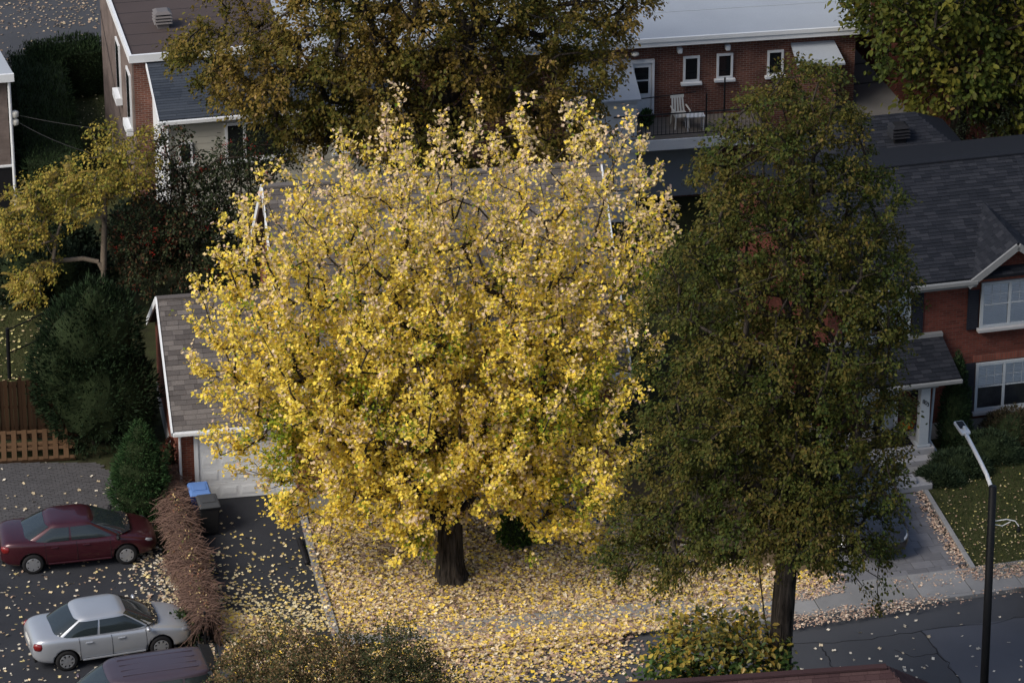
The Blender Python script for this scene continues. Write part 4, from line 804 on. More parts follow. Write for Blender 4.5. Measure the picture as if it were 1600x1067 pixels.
SED = dict(L=4.52, W=1.76, R=.315, ax_r=-1.36, ax_f=1.27, st=[-2.26, -2.24, -2.12, -1.9, -1.6, -1.2, -.7, 0, .6, 1.05, 1.45, 1.8, 2.05, 2.2, 2.26],
    plan=[(-2.26, .72), (-2.2, .82), (-2.0, .93), (-1.5, .99), (0, 1), (1.3, .985), (1.8, .93), (2.08, .82), (2.2, .68), (2.26, .55)],
    bot=[(-2.26, .42), (-2.1, .27), (-1.5, .2), (1.6, .19), (2.1, .22), (2.26, .36)], top=[(-2.26, .80), (-2.2, .95), (-2.05, 1.02), (-1.6, 1.02), (-.7, .97), (.6, .945), (1.05, .93), (1.6, .85), (2.0, .74), (2.2, .62), (2.26, .5)],
    cab=dict(zb=.93, zt=1.40, rb=-1.80, rt=-.98, fb=1.24, ft=.36, wb=.79, wt=.61, side=((-.80, -.14), (-.09, .80))), doors=(-.98, -.08, .88), handles=(-.72, .18), hz=.80, hlx=1.98, hlz=.64, tlx=-2.12, tlz=.80, plz=.66, spokes=8)
rw, fwh = P(108, 1046), P(254, 1023); hd = math.atan2(fwh[1] - rw[1], fwh[0] - rw[0]); c = (rw + fwh) / 2 + np.array([-math.sin(hd), math.cos(hd), 0]) * .78
make_car('silver_sedan', 'silver sedan parked nose to the vine covered fence', 'car', (c[0], c[1], .004), hd, 'paint_silver', SED, 'cars in the parking court', 90)
S2 = dict(SED); S2.update(cab=dict(zb=.90, zt=1.35, rb=-1.78, rt=-.85, fb=1.42, ft=.40, wb=.79, wt=.60, side=((-.74, -.08), (-.03, .74))), spokes=6, spw=.12, ax_r=-1.36, ax_f=1.32, mirror='trim_black')
rw, fwh = P(56, 895), P(197, 880); hd = math.atan2(fwh[1] - rw[1], fwh[0] - rw[0]); c = (rw + fwh) / 2 + np.array([-math.sin(hd), math.cos(hd), 0]) * .78
make_car('burgundy_sedan', 'burgundy sedan parked beside the paver court', 'car', (c[0], c[1], .004), hd, 'paint_burgundy', S2, 'cars in the parking court', 30)
VAN = dict(L=4.9, W=1.94, R=.33, ax_r=-1.5, ax_f=1.45, st=[-2.45, -2.43, -2.35, -2.1, -1.6, -1.0, -.3, .5, 1.2, 1.6, 2.0, 2.25, 2.38, 2.45],
    plan=[(-2.45, .88), (-2.3, .95), (-1.5, 1), (1.4, .98), (2.0, .92), (2.25, .8), (2.45, .6)], bot=[(-2.45, .4), (-2.2, .28), (1.8, .22), (2.45, .38)], top=[(-2.45, 1.0), (-2.3, 1.08), (1.0, 1.05), (1.5, 1.02), (2.0, .9), (2.3, .75), (2.45, .55)],
    cab=dict(zb=1.03, zt=1.70, rb=-2.38, rt=-2.12, fb=1.55, ft=.62, wb=.90, wt=.74, side=((-.88, -.42), (-.38, .10), (.14, .80))), doors=(-.3, .85), handles=(-.1, .3), hz=.92, hlx=2.2, hlz=.72, tlx=-2.36, tlz=1.1, plz=.75, spokes=7, spoiler=True)
rr = P(338, 1024, 1.72); hd = math.radians(180 + 16); c = rr + np.array([math.cos(hd), math.sin(hd), 0]) * 2.35
make_car('minivan', 'plum coloured minivan with ribbed roof parked beside the silver sedan', 'minivan', (c[0], c[1], .004), hd, 'paint_plum', VAN, 'cars in the parking court')
SUV = dict(VAN); SUV.update(L=4.6, W=1.86, ax_r=-1.4, ax_f=1.32, st=[-2.3, -2.28, -2.2, -2.0, -1.6, -1.0, -.3, .5, 1.0, 1.5, 1.9, 2.12, 2.24, 2.3], plan=[(-2.3, .85), (-2.1, .95), (-1.4, 1), (1.3, .98), (1.9, .93), (2.15, .82), (2.3, .66)], bot=[(-2.3, .42), (-2.1, .3), (1.8, .26), (2.3, .4)], top=[(-2.3, .95), (-2.2, 1.05), (.8, 1.0), (1.3, .99), (1.9, .9), (2.2, .78), (2.3, .6)],
    cab=dict(zb=.98, zt=1.6, rb=-2.2, rt=-1.75, fb=1.12, ft=.25, wb=.84, wt=.66, side=((-.82, -.3), (-.26, .2), (.24, .8))), spoiler=False, hlx=2.08, tlx=-2.2)
dn = np.array([math.sin(A14), -math.cos(A14), 0]); fc = P(1381, 868, .35); c = fc - dn * 2.25
make_car('black_suv', 'black sport utility vehicle on the paved drive behind the dark green tree', 'suv', (c[0], c[1], .1), math.atan2(dn[1], dn[0]), 'paint_black', SUV)
c = P(1612, 945, .3); hd = math.radians(18); c = c + np.array([math.cos(hd), math.sin(hd), 0]) * 2.3
make_car('black_sedan', 'black sedan at the kerb beyond the street lamp, only its bumper showing', 'car', (c[0], c[1], 0.0), hd, 'paint_black', SED)
# ------------------------------------------------------------------ smaller things
def wheelie_bin(label, loc, rot, body, lid, group):
    t = thing('wheelie_bin', label, 'bin', loc, rot, group)
    MB().add([(-.22, -.26, .06), (.22, -.26, .06), (.22, .24, .06), (-.22, .24, .06), (-.29, -.36, .98), (.29, -.36, .98), (.29, .36, .98), (-.29, .36, .98)], [(0, 3, 2, 1), (4, 5, 6, 7), (0, 1, 5, 4), (1, 2, 6, 5), (2, 3, 7, 6), (3, 0, 4, 7)]).build('tub', body, t, bevel=.03)
    MB().box(-.31, .31, -.385, .385, .94, .985).build('rim', body, t, bevel=.015)
    MB().add([(-.32, -.41, .99), (.32, -.41, .99), (.32, .38, .99), (-.32, .38, .99), (-.27, -.33, 1.07), (.27, -.33, 1.07), (.27, .32, 1.09), (-.27, .32, 1.09)], [(0, 3, 2, 1), (4, 5, 6, 7), (0, 1, 5, 4), (1, 2, 6, 5), (2, 3, 7, 6), (3, 0, 4, 7)]).build('lid', lid, t, bevel=.025)
    MB().box(-.2, .2, -.2, .2, 1.08, 1.1).build('lid_panel', lid, t, bevel=.008)
    MB().box(-.12, .12, -.31, -.27, .5, .62).build('grip', body, t, bevel=.01)
    MB().tube([(-.24, .43, .98), (.24, .43, .98)], .018, 8).build('handle', body, t)
    for s in (-1, 1): wv = MB().lathe([(.03, -.03), (.1, -.03), (.12, 0), (.1, .03), (.03, .03)], 14).build('wheel', 'tyre', t); wv.rotation_euler = (0, math.pi / 2, 0); wv.location = (s * .25, .28, .12)
a = P(316, 812); wheelie_bin('blue recycling bin with pale blue lid beside the garage door', (a[0] - .06, a[1], .008), math.radians(12), 'bin_blue_dark', 'bin_blue', 'wheelie bins by the garage')
a = P(328, 830); wheelie_bin('black rubbish bin with grey lid in front of the blue bin', (a[0] - .02, a[1] - .05, .008), math.radians(14), 'bin_black', 'bin_grey', 'wheelie bins by the garage')
# street lamp
lb = P(1532, 1200); top = atY(1551, 765, lb[1]); hd_ = atY(1507, 674, lb[1] + 1.9)
t = thing('street_lamp', 'tall black street lamp post with pale curved arm and small lamp head', 'street lamp', (lb[0], lb[1], 0)); tz = top[2]
MB().tube([(0, 0, 0), (top[0] - lb[0], 0, tz + .1)], [.115, .10], 16).build('post', 'black_pole', t, smooth=True); MB().lathe([(.2, 0), (.2, .25), (.15, .3)], 16).build('base', 'black_pole', t)
tx = top[0] - lb[0]; h = hd_ - lb; ar = [(tx, .05, tz - .25), (tx - .02, .1, tz + .0)] + [(tx + (h[0] - tx) * s, .1 + (h[1] - .1) * s ** 1.0, tz + (h[2] - tz) * (s ** .8)) for s in (.2, .4, .6, .75, .88, 1)]
MB().tube(ar, [.055] * 8, 10).build('arm', 'galvanised', t, smooth=True)
hh = MB().box(-.13, .13, -.12, .45, -.05, .05).build('lamp_head', 'galvanised', t, bevel=.03); hh.location = tuple(h); hh.rotation_euler = (.12, 0, .3); box('heat_sink', 'dark_metal', hh, -.09, .09, .08, .38, .051, .075); MB().lathe([(.05, 0), (.05, .08), (.02, .1)], 10, (0, .02, .05)).build('photocell', 'white_paint', hh)
cb = [(tx + .1, 0, tz - .9), (tx + .4, 0, tz - .85), (tx + .62, 0, tz - .9), (tx + .72, 0, tz - 1.05)]; MB().tube(cb, .012, 6).tube([(tx + .1, 0, tz - 1.0), (tx + .3, .02, tz - 1.05), (tx + .5, 0, tz - .92)], .01, 6).build('bracket', 'galvanised', t); MB().lathe([(.02, 0), (.06, -.1), (.05, -.16)], 10, cb[-1]).build('socket', 'black_pole', t)
# wooden fence, pallet, wire fence
fa = P(-60, 690); fb = P(128, 684); d = fb - fa; ln = np.hypot(d[0], d[1]); t = thing('wooden_fence', 'tall brown board fence behind the pallet', 'fence', tuple(fa), math.atan2(d[1], d[0]))
for i in range(int(ln / .135)): piece('board', 'wood_fence', t, i * .135, i * .135 + .125, (i % 2) * .03 - .03, (i % 2) * .03 - .008, .04, 2.0 + RNG.normal() * .02)
for z in (.35, 1.05, 1.75): box('rail', 'wood_fence', t, 0, ln, .03, .075, z, z + .09)
for x in np.arange(0, ln + .1, 1.85): box('post', 'wood_fence', t, x - .045, x + .045, .076, .166, 0, 2.05)
pa, pb = P(-30, 722, .1), P(118, 714, .1); d = pb - pa; ln = np.hypot(d[0], d[1]); t = thing('wooden_pallet', 'long brown slatted wooden pallet leaning low at the foot of the fence', 'pallet', (pa[0], pa[1], 0), math.atan2(d[1], d[0]))
tilt = .42; cs, sn = math.cos(tilt), math.sin(tilt)
def tilted(nm, x0, x1, v0, v1, h0, h1):
    o = link(nm, unit_box('wood_pallet'), t); v, h = (v0 + v1) / 2, (h0 + h1) / 2; o.location = ((x0 + x1) / 2, v * cs - h * sn, .05 + v * sn + h * cs); o.scale = (x1 - x0, v1 - v0, h1 - h0); o.rotation_euler = (tilt, 0, 0)
for i in range(int(ln / .31)): tilted('slat', i * .31, i * .31 + .15, 0, 1.15, .05, .075)
for v in (.0, .38, .58, 1.03): tilted('cross_board', 0, ln, v, v + .12, .022, .049)
for v in (.0, .55, 1.05): tilted('stringer', 0, ln, v, v + .06, -.06, .021)
wp = P(15, 592); t = thing('wire_fence', 'dark wire mesh fence with black post on the back lawn', 'fence', tuple(wp)); MB().tube([(0, 0, 0), (.02, 0, 1.75)], .06, 8).build('post', 'black_pole', t); q = P(80, 560) - wp; MB().tube([(q[0], q[1], 0), (q[0], q[1], 1.75)], .05, 8).build('post', 'black_pole', t)
for z in (1.7, .9): MB().tube([(0, 0, z), (q[0] * .5, q[1] * .5, z - .05), (q[0], q[1], z)], .02, 6).build('rail', 'black_pole', t)
# balcony chair and table
t = thing('patio_chair', 'off white plastic patio chair on the balcony', 'chair', L2W(H3, (1.85, -.55, 3.01)), A95 + .1)
for sx in (-1, 1):
    for y in (-.24, .24): MB().tube([(sx * .25, y * 1.1, 0), (sx * .22, y, .42)], [.03, .025], 6).build('leg', 'plastic_white', t)
    MB().tube([(sx * .24, -.27, .42), (sx * .27, -.26, .64), (sx * .27, .2, .66)], .028, 6).build('armrest', 'plastic_white', t)
MB().box(-.25, .25, -.27, .26, .40, .44).build('seat', 'plastic_white', t, bevel=.015)
for k in range(5): MB().beam((-.2 + k * .1, .24, .44), (-.17 + k * .085, .36, .95), .06, .02, (0, 1, 0)).build('back_slat', 'plastic_white', t)
MB().beam((-.24, .37, .93), (.24, .37, .93), .03, .1).build('back_rail', 'plastic_white', t, bevel=.01)
t = thing('patio_table', 'small white patio table beside the plastic chair', 'table', L2W(H3, (2.28, -.9, 3.01)), A95); MB().box(-.32, .32, -.22, .22, .5, .54).build('top', 'white_paint', t, bevel=.015)
for sx in (-1, 1):
    for y in (-.17, .17): MB().tube([(sx * .27, y, 0), (sx * .27, y, .5)], .018, 6).build('leg', 'white_paint', t)
mound('potted_plant', 'small green plant by the balcony door', 'plant', L2W(H3, (.75, -.3, 3.01)), [(0, 0, .28, .2, .2, .25)], 260, .09, 'oval', [(.03, .07, .02), (.05, .09, .03)], [1, 1], mat='leaf', stem=.03)
a = P(467, 296); t = thing('heat_pump', 'grey heat pump unit on the patio behind the shrubs', 'heat pump', (a[0], a[1], -.03), A10); MB().box(-.42, .42, -.3, .3, .1, .95).build('casing', 'grey_trim', t, bevel=.02)
for k in range(7): piece('louvre', 'dark_metal', t, -.36, .36, -.312, -.301, .18 + k * .1, .25 + k * .1)
for sx in (-.3, .3): box('foot', 'dark_metal', t, sx - .05, sx + .05, -.28, .28, 0, .1)
# overhead cables
def cable(label, a, b, sag):
    t = thing('overhead_cable', label, 'cable', tuple(a), 0, 'service cables'); q = [tuple((b - a) * s + np.array([0, 0, -sag * 4 * s * (1 - s)])) for s in np.linspace(0, 1, 13)]; MB().tube(q, .009, 5).build('wire', 'dark_metal', t)
m0 = np.array(L2W(H6, (.2, .3, 3.3))); an_ = np.array(L2W(H5, (2.6, -2.4, 4.0)))
cable('black service cable from electric meter to the cream annex', m0, an_, .25); cable('lower service cable sagging from electric meter past the hedge', m0 - np.array([0, 0, .25]), np.array(L2W(H5, (.72, -2.4, 3.2))), .45)
cable('thin cable running down the taupe side wall', np.array(L2W(H5, (.03, 8.4, 4.4))), np.array(L2W(H5, (.0, 2.6, 2.2))), .1)
# ------------------------------------------------------------------ trees
def to_local(o, p):
    c, s = math.cos(o.rotation_euler[2]), math.sin(o.rotation_euler[2]); dx, dy = p[:, 0] - o.location[0], p[:, 1] - o.location[1]; return c * dx + s * dy, -s * dx + c * dy
def clear_of_house(p, g=.5):
    lx, ly = to_local(H1, p); z = p[:, 2]
    bad = (lx > -.4 - g) & (lx < 9.8 + g) & (ly > -.5 - g) & (z < 4.25 + np.clip(ly + .4, 0, 4.6) * .94 + g)
    bad |= (ly > -.5 - g) & (ly < 4) & (z < 8.15 - np.abs(lx - gm) * 1.17 + g) & (np.abs(lx - gm) < 3.8)
    lx, ly = to_local(GA, p); bad |= (lx > -.3 - g) & (lx < 4) & (ly > -.45 - g) & (z < 2.55 + np.clip(ly + .35, 0, 3.8) * .67 + g)
    return ~bad & (z > .5)
YS = [(280, 512), (325, 440), (345, 385), (380, 330), (412, 285), (490, 262), (530, 242), (585, 190), (622, 182), (655, 240), (690, 200), (740, 172), (800, 175), (850, 230), (910, 198), (980, 215), (1030, 250), (1052, 310), (1052, 380), (1035, 440), (1045, 520), (1010, 570), (1015, 650), (990, 720), (965, 840), (905, 860), (850, 835), (800, 790), (750, 770), (730, 800), (690, 830), (668, 880), (615, 850), (560, 825), (500, 800), (445, 828), (418, 765), (398, 740), (322, 692), (330, 640), (300, 560)]
def lobes_px(base, items):
    out = []
    for px, py, dy, rx, ry, rz in items:
        q = atY(px, py, base[1] + dy); out.append((q[0] - base[0], q[1] - base[1], q[2] - base[2], rx, ry, rz))
    return out
yb = tuple(P(705, 903, .1))
YL = lobes_px(yb, [(690, 520, 0, 5.2, 4.6, 4.6), (520, 500, 0, 3.6, 3.4, 3.6), (880, 470, 0, 3.4, 3.4, 4.2), (640, 330, .5, 3.6, 3.2, 3.4), (800, 320, .5, 3.6, 3.2, 3.4), (930, 320, .5, 2.5, 2.5, 3.), (480, 380, .3, 2.6, 2.5, 2.6), (420, 560, -.2, 2.6, 2.2, 2.4), (380, 620, -.3, 1.6, 1.5, 1.5), (480, 730, -.6, 2.0, 1.6, 1.6), (600, 720, -1.2, 2.0, 1.8, 1.7), (930, 690, -.6, 1.9, 1.9, 2.2), (900, 790, -.4, 1.5, 1.3, 1.3), (800, 700, -1.3, 1.7, 1.5, 1.3), (640, 810, -.6, .9, .8, .8), (520, 790, -.5, 1.3, 1.0, .9), (600, 790, -.8, 1.3, 1., .9), (650, 840, -.5, .6, .5, .6), (450, 780, -.3, .8, .8, .8), (940, 810, -.3, .8, .8, .9), (770, 740, -1., 1.2, 1., .8), (350, 670, -.3, .9, .8, .7), (450, 330, -.4, 2.1, 2., 1.7), (545, 265, 0, 2.2, 2., 1.8), (1000, 300, -.3, 1.7, 1.8, 2.), (1000, 430, -.3, 1.6, 1.6, 2.), (325, 515, -.3, 1.2, 1.2, 1.2), (390, 430, -.3, 1.6, 1.6, 1.6), (980, 570, -.4, 1.3, 1.4, 1.6), (700, 230, .2, 2.2, 2., 1.6), (880, 240, .2, 2.2, 2., 1.6), (715, 790, -.5, .7, .5, .55), (690, 760, -.7, 1., .7, .6), (880, 770, -1.1, 1.3, 1., 1.), (850, 700, -1.6, 1.3, 1.1, 1.), (940, 760, -.9, 1.1, 1., 1.1), (650, 850, -.4, .5, .4, .5), (560, 800, -1., 1.1, .9, .7), (940, 850, -.3, .5, .5, .5), (320, 530, -.2, 1.4, 1.2, 1.2), (350, 430, 0, 1.4, 1.3, 1.3), (360, 650, -.3, 1.5, 1.2, 1.1), (420, 700, -.4, 1.5, 1.2, 1.1), (450, 790, -.3, 1.1, .9, .8), (1010, 380, 0, 1.4, 1.4, 1.6)])
def blend(p, cl, g, o, sc, lo, hi):
    nz = np.array([noise.noise(Vector(x)) for x in (p * sc)[::4]]); nz = np.repeat(nz, 4)[:len(p)]; f = np.clip(.45 + nz * 1.3 + (cl - .5) * .7, 0, 1)
    k = (lo + (hi - lo) * f + RNG.normal(size=len(p)) * .14).clip(0, 1)[:, None]; return g * (1 - k) + o * k
def ycol(p, ci, n):
    cl = RNG.random(n)[ci]; m = len(p); q = Qpx(p); nz = np.array([noise.noise(Vector(x * .55)) for x in p[::8]]); nz = np.repeat(nz, 8)[:m]
    base = pick([(.80, .62, .085), (.78, .61, .13), (.72, .60, .10), (.84, .58, .06)], [3, 3, 2, 1], m, .12)
    tan = pick([(.72, .57, .36), (.64, .49, .34), (.74, .58, .28), (.50, .36, .29)], [3, 2, 3, 1], m, .12); green = pick([(.20, .26, .025), (.32, .34, .03), (.12, .19, .02)], [2, 2, 1], m, .15)
    ht = np.clip((p[:, 2] - 8) / 6, 0, 1) * .45 + np.clip((q[:, 0] - 880) / 250, 0, 1) * .30 + .12 + .35 * (cl > .8); ft = RNG.random(m) < np.clip(ht, 0, .8)
    gr = RNG.random(m) < np.where((nz > .36) & (p[:, 2] < 10.5), .62, .03); c = np.where(ft[:, None], tan, base); return np.where(gr[:, None], green, c)
yt = [dict(pts=[(0, 0, -.1), (-.02, 0, .7), (.0, .05, 1.6), (.08, .1, 2.5)], free=3)]
for lim in ([(.55, .15, 3.2), (.75, .2, 4.6), (.9, .3, 7.), (1.3, .4, 9.5), (1.5, .5, 11.5)], [(-.5, .1, 3.2), (-1.1, .1, 5.2), (-1.7, .1, 7.4), (-2.2, .2, 10.)], [(.2, -.5, 3.4), (.3, -1.2, 5.5), (.4, -1.6, 8.5)], [(.9, .1, 3.0), (2.2, .1, 4.6), (3.3, .1, 6.8), (3.9, .1, 9.)], [(-.9, -.2, 2.9), (-2.6, -.3, 4.4), (-4.4, -.3, 5.9)], [(-.2, .2, 3.4), (-.4, .3, 6.), (-.5, .8, 9.5), (-.6, 1., 12)]):
    yt.append(dict(pts=[(.02, .06, 1.75)] + lim, **{'from': 2}))
# leading shoots: each limb sweeps out and then up, its side twigs thinning towards the tip
ybv = np.array(yb); ends = crown_points(YL, 245, .92, lambda p: inpoly(Qpx(p + ybv), YS) & clear_of_house(p + ybv, .6), .86); ypts = []
for e_ in ends:
    o_ = np.array([.08, .1, 2.2]); c_ = np.array([e_[0] * .78, e_[1] * .78, o_[2] + (e_[2] - o_[2]) * (.42 if e_[2] > 4 else .8)]); nshoot = 11
    for k in range(nshoot):
        t_ = .44 + .62 * (k + RNG.random() * .8) / nshoot; q_ = (1 - t_) ** 2 * o_ + 2 * t_ * (1 - t_) * c_ + t_ * t_ * e_; ypts.append(q_ + RNG.normal(size=3) * max(.07, .42 - .34 * (t_ - .44) / .6))
fill = crown_points(YL, 130, .7, lambda p: inpoly(Qpx(p + ybv), YS) & clear_of_house(p + ybv, .6) & (p[:, 2] > 8.5), .7); fill = np.vstack([fill, crown_points(YL, 60, 1., lambda p: inpoly(Qpx(p + ybv), YS) & clear_of_house(p + ybv, .6), .2)]); ypts = np.vstack([np.array(ypts), fill]); print('SHOOTS', len(ends), len(ypts)); ypts = ypts[ clear_of_house(ypts + ybv, .5)]
make_tree('yellow_maple', 'large maple with bright yellow autumn leaves standing on the leaf strewn lawn', 'tree', yb, yt, [.40, .35, .33, .20], YL, 0, .47, 47, .56, .094, 'maple', ycol, points=ypts,
          keep=lambda p: inpoly(Qpx(p), YS) & clear_of_house(p, .7), leafkeep=lambda p: clear_of_house(p, .15), power=2.1, r_tip=.009, spread=.42, upward=.7, shell=.3, bark='bark_dark', rmax=.24, trunk_rough=.26)
DS = [(1165, 150), (1205, 105), (1250, 85), (1305, 110), (1345, 180), (1365, 245), (1412, 300), (1405, 380), (1432, 430), (1428, 500), (1395, 560), (1430, 625), (1405, 720), (1412, 800), (1388, 890), (1372, 950), (1352, 950), (1330, 890), (1262, 880), (1150, 880), (1100, 885), (1042, 930), (1030, 890), (965, 900), (942, 860), (965, 790), (995, 700), (1005, 640), (992, 560), (1015, 450), (1055, 380), (1085, 330), (1082, 285), (1112, 215)]
db = (P(1208, 1200)[0], P(1208, 1200)[1], 0)
DL = lobes_px(db, [(1230, 190, 0, 2.3, 2.2, 2.2), (1290, 180, 0, 1.6, 1.6, 1.8), (1330, 330, 0, 1.9, 1.8, 2.2), (1380, 470, 0, 1.5, 1.5, 1.8), (1380, 660, 0, 1.4, 1.5, 1.8), (1220, 330, 0, 2.8, 2.6, 2.6), (1260, 460, 0, 3.0, 2.8, 2.8), (1180, 480, 0, 2.8, 2.6, 2.6), (1130, 620, 0, 2.6, 2.6, 2.6), (1290, 620, 0, 2.6, 2.6, 2.6), (1080, 760, 0, 2.2, 2.2, 2.2), (1200, 760, -.5, 2.6, 2.4, 2.2), (1320, 760, 0, 2.2, 2.2, 2.2), (1010, 840, .2, 1.5, 1.4, 1.2), (1350, 890, 0, .8, .9, 1.2)])
def dcol(p, ci, n):
    cl = RNG.random(n)[ci]; m = len(p); g = pick([(.036, .054, .011), (.048, .066, .014), (.029, .044, .011), (.062, .070, .015)], [3, 3, 2, 2], m, .2); o = pick([(.135, .095, .022), (.17, .105, .030), (.11, .085, .018)], [2, 1, 2], m, .2)
    return blend(p, cl, g, o, .7, .02, .55)
dt = [dict(pts=[(0, 0, -.1), (.05, 0, 2.5), (.15, 0, 5.5), (.35, 0, 9.), (.5, 0, 13.), (.5, 0, 17.5)], free=2), dict(pts=[(.05, 0, 2.5), (-.35, .1, 4.6), (-.65, .1, 7), (-1.1, .1, 10)], **{'from': 1})]
def boughs(lobes, base, poly, n, mind, per, flat, shell, extra=None):
    b0 = np.array(base); c_ = crown_points(lobes, n, mind, lambda p: inpoly(Qpx(p + b0), poly) & (p[:, 2] > 2.5), shell); print('BOUGHS', len(c_)); out = []
    for q in c_:
        rad = RNG.uniform(.32, .62); d = RNG.normal(size=(per, 3)) * np.array([rad, rad, rad * flat]); d[:, 2] -= .25 * (d[:, 0] ** 2 + d[:, 1] ** 2); out.append(q + d)
    out = np.vstack(out); return out[inpoly(Qpx(out + b0), poly)]
make_tree('linden_tree', 'tall dense dark green tree turning bronze, in front of the right brick house', 'tree', db, dt, [.36, .30, .27, .2, .13, .05], DL, 0, .47, 54, .42, .092, 'oval', dcol, points=boughs(DL, db, DS, 300, .78, 8, .28, .7), power=2.15, r_tip=.011, droop=.7, spread=.75, upward=.1, bark='bark_dark', shell=.5, origin_z=7., rmax=.2)
# big bronze tree behind the house
ob = (P(688, 470)[0], P(688, 470)[1], -.03)
OS = [(262, 95), (285, 135), (335, 150), (385, 190), (430, 232), (500, 238), (545, 215), (560, 240), (640, 300), (900, 280), (935, 235), (962, 205), (925, 190), (950, 150), (985, 118), (955, 80), (1030, 35), (1015, -20), (1010, -160), (850, -330), (500, -330), (330, -160), (315, 10), (275, 60)]
OL = lobes_px(ob, [(430, 60, -.5, 4.0, 3.6, 3.0), (560, 120, -.8, 3.4, 3., 2.8), (680, 60, 0, 4., 4., 4.), (830, 90, -.5, 3.6, 3.4, 3.4), (930, 40, 0, 2.4, 2.4, 2.2), (650, -120, 0, 5.6, 5., 4.), (450, 180, -.8, 1.8, 1.6, 1.6), (880, 190, -.5, 2., 2., 1.8), (640, 220, 0, 2.2, 2., 1.6), (330, 70, -.3, 1.8, 1.6, 1.4)])
def ocol(p, ci, n):
    cl = RNG.random(n)[ci]; m = len(p); g = pick([(.075, .078, .014), (.055, .066, .014), (.10, .085, .016)], [3, 2, 3], m, .2); o = pick([(.21, .135, .030), (.26, .17, .075), (.17, .115, .022)], [3, 1, 2], m, .2)
    return blend(p, cl, g, o, .6, .05, .85)
ot = [dict(pts=[(0, 0, -.1), (.05, 0, 2.5), (.1, 0, 4.5), (.2, .1, 6.2)], free=3), dict(pts=[(.2, .1, 6.2), (-1.2, -.2, 8.2), (-3., -.4, 10)], **{'from': 3}), dict(pts=[(.2, .1, 6.2), (.4, .1, 9.), (.6, .2, 12)], **{'from': 3}), dict(pts=[(.2, .1, 6.2), (1.8, -.2, 8.), (3.6, -.2, 10)], **{'from': 3})]
make_tree('bronze_maple', 'very large bronze green tree rising behind the middle house', 'tree', ob, ot, [.55, .48, .42, .4], OL, 0, .55, 54, .5, .125, 'oval', ocol, points=boughs(OL, ob, OS, 340, .78, 6, .45, .55), power=2.1, r_tip=.014, droop=.35, spread=.8, upward=.1, bark='bark_dark', shell=.45, origin_z=6., rmax=.3)
# tree top right, big leaves
tb = tuple(P(1490, 330)); TS = [(1322, 10), (1335, 50), (1380, 75), (1360, 100), (1420, 120), (1380, 155), (1420, 165), (1450, 190), (1510, 205), (1560, 200), (1700, 180), (1700, -250), (1320, -200)]
TL = lobes_px(tb, [(1400, 40, 0, 1.8, 1.8, 1.6), (1480, 100, -.3, 2.2, 2., 2.), (1560, 60, 0, 2.6, 2.4, 2.6), (1450, -60, 0, 3.2, 3., 2.8), (1600, 130, 0, 2., 2., 1.6), (1620, -50, 0, 2.6, 2.4, 2.6)])
def tcol(p, ci, n):
    cl = RNG.random(n)[ci]; m = len(p); g = pick([(.045, .066, .014), (.065, .085, .016), (.035, .05, .013)], [3, 2, 2], m, .2); o = pick([(.17, .15, .022), (.13, .125, .02), (.2, .12, .045)], [3, 3, .6], m, .2)
    return blend(p, cl, g, o, .6, .02, .75)
tt = [dict(pts=[(0, 0, -.1), (0, 0, 3), (0, 0, 5.)], free=2), dict(pts=[(0, 0, 5.), (-1, 0, 7), (-2, 0, 9)], **{'from': 2}), dict(pts=[(0, 0, 5.), (1, 0, 7.5), (1.6, 0, 10)], **{'from': 2})]
make_tree('broadleaf_tree', 'green tree with large yellowing leaves behind the hipped roof', 'tree', tb, tt, [.3, .26, .22], TL, 420, .58, 46, .7, .2, 'oval', tcol, keep=lambda p: inpoly(Qpx(p), TS) & (p[:, 2] > 3.5), droop=.4, spread=.8, upward=.1, bark='bark_dark', shell=.4, origin_z=5., r_tip=.014)
# sage green tree at right edge
sb_ = tuple(P(1585, 330)); make_tree('willow_bush_tree', 'small grey green tree with fine leaves beside the dark shingle roof', 'tree', sb_, [dict(pts=[(0, 0, -.1), (0, 0, 1.), (0, 0, 2.)], free=2)], [.14, .12, .1], lobes_px(sb_, [(1560, 200, 0, 1.7, 1.5, 1.5), (1600, 170, 0, 1.8, 1.5, 1.5), (1640, 220, 0, 1.6, 1.5, 1.6)]), 170, .42, 85, .6, .085, 'oval',
          lambda p, ci, n: pick([(.06, .08, .045), (.085, .105, .065), (.045, .06, .03)], [2, 2, 2], len(p), .2), spread=.9, shell=.3, origin_z=2., bark='bark_dark', keep=lambda p: p[:, 2] > 1.4)
# sumac: every compound leaf a frond of leaflets
sm = tuple(P(163, 500)); t = thing('sumac_tree', 'spreading sumac tree with drooping golden feathery leaves on the left', 'tree', sm); S_S = [(2, 300), (60, 262), (120, 215), (195, 178), (238, 200), (255, 260), (215, 300), (150, 330), (110, 390), (60, 480), (5, 470), (0, 400)]
slobes = lobes_px(sm, [(90, 300, 0, 1.9, 1.5, .9), (190, 240, 0, 1.4, 1.3, 1.2), (40, 350, -.2, 1.3, 1.2, .9), (60, 440, -.5, 1.1, 1., .8), (150, 290, .2, 1.6, 1.4, .9)]); bb = np.array(sm)
pts = crown_points(slobes, 230, .17, lambda p: inpoly(Qpx(p + bb), S_S), .2)
nodes, par, dirs, tips = grow([dict(pts=[(0, 0, -.05), (.02, 0, .9), (.05, 0, 1.8)], free=2), dict(pts=[(.05, 0, 1.8), (.15, 0, 3.4), (.3, .1, 5.)], **{'from': 2})], pts, np.array([0, 0, 1.8]), seg=.4, bendup=.3)
link('trunk', trunk_mesh([(0, 0, -.05), (.02, 0, .9), (.05, 0, 1.8)], [.10, .09, .08], 'bark_pale'), t); me, _ = branch_mesh(nodes, par, tips, .010, 2.2, {0, 1, 2}, 'bark_pale'); link('branches', me, t)
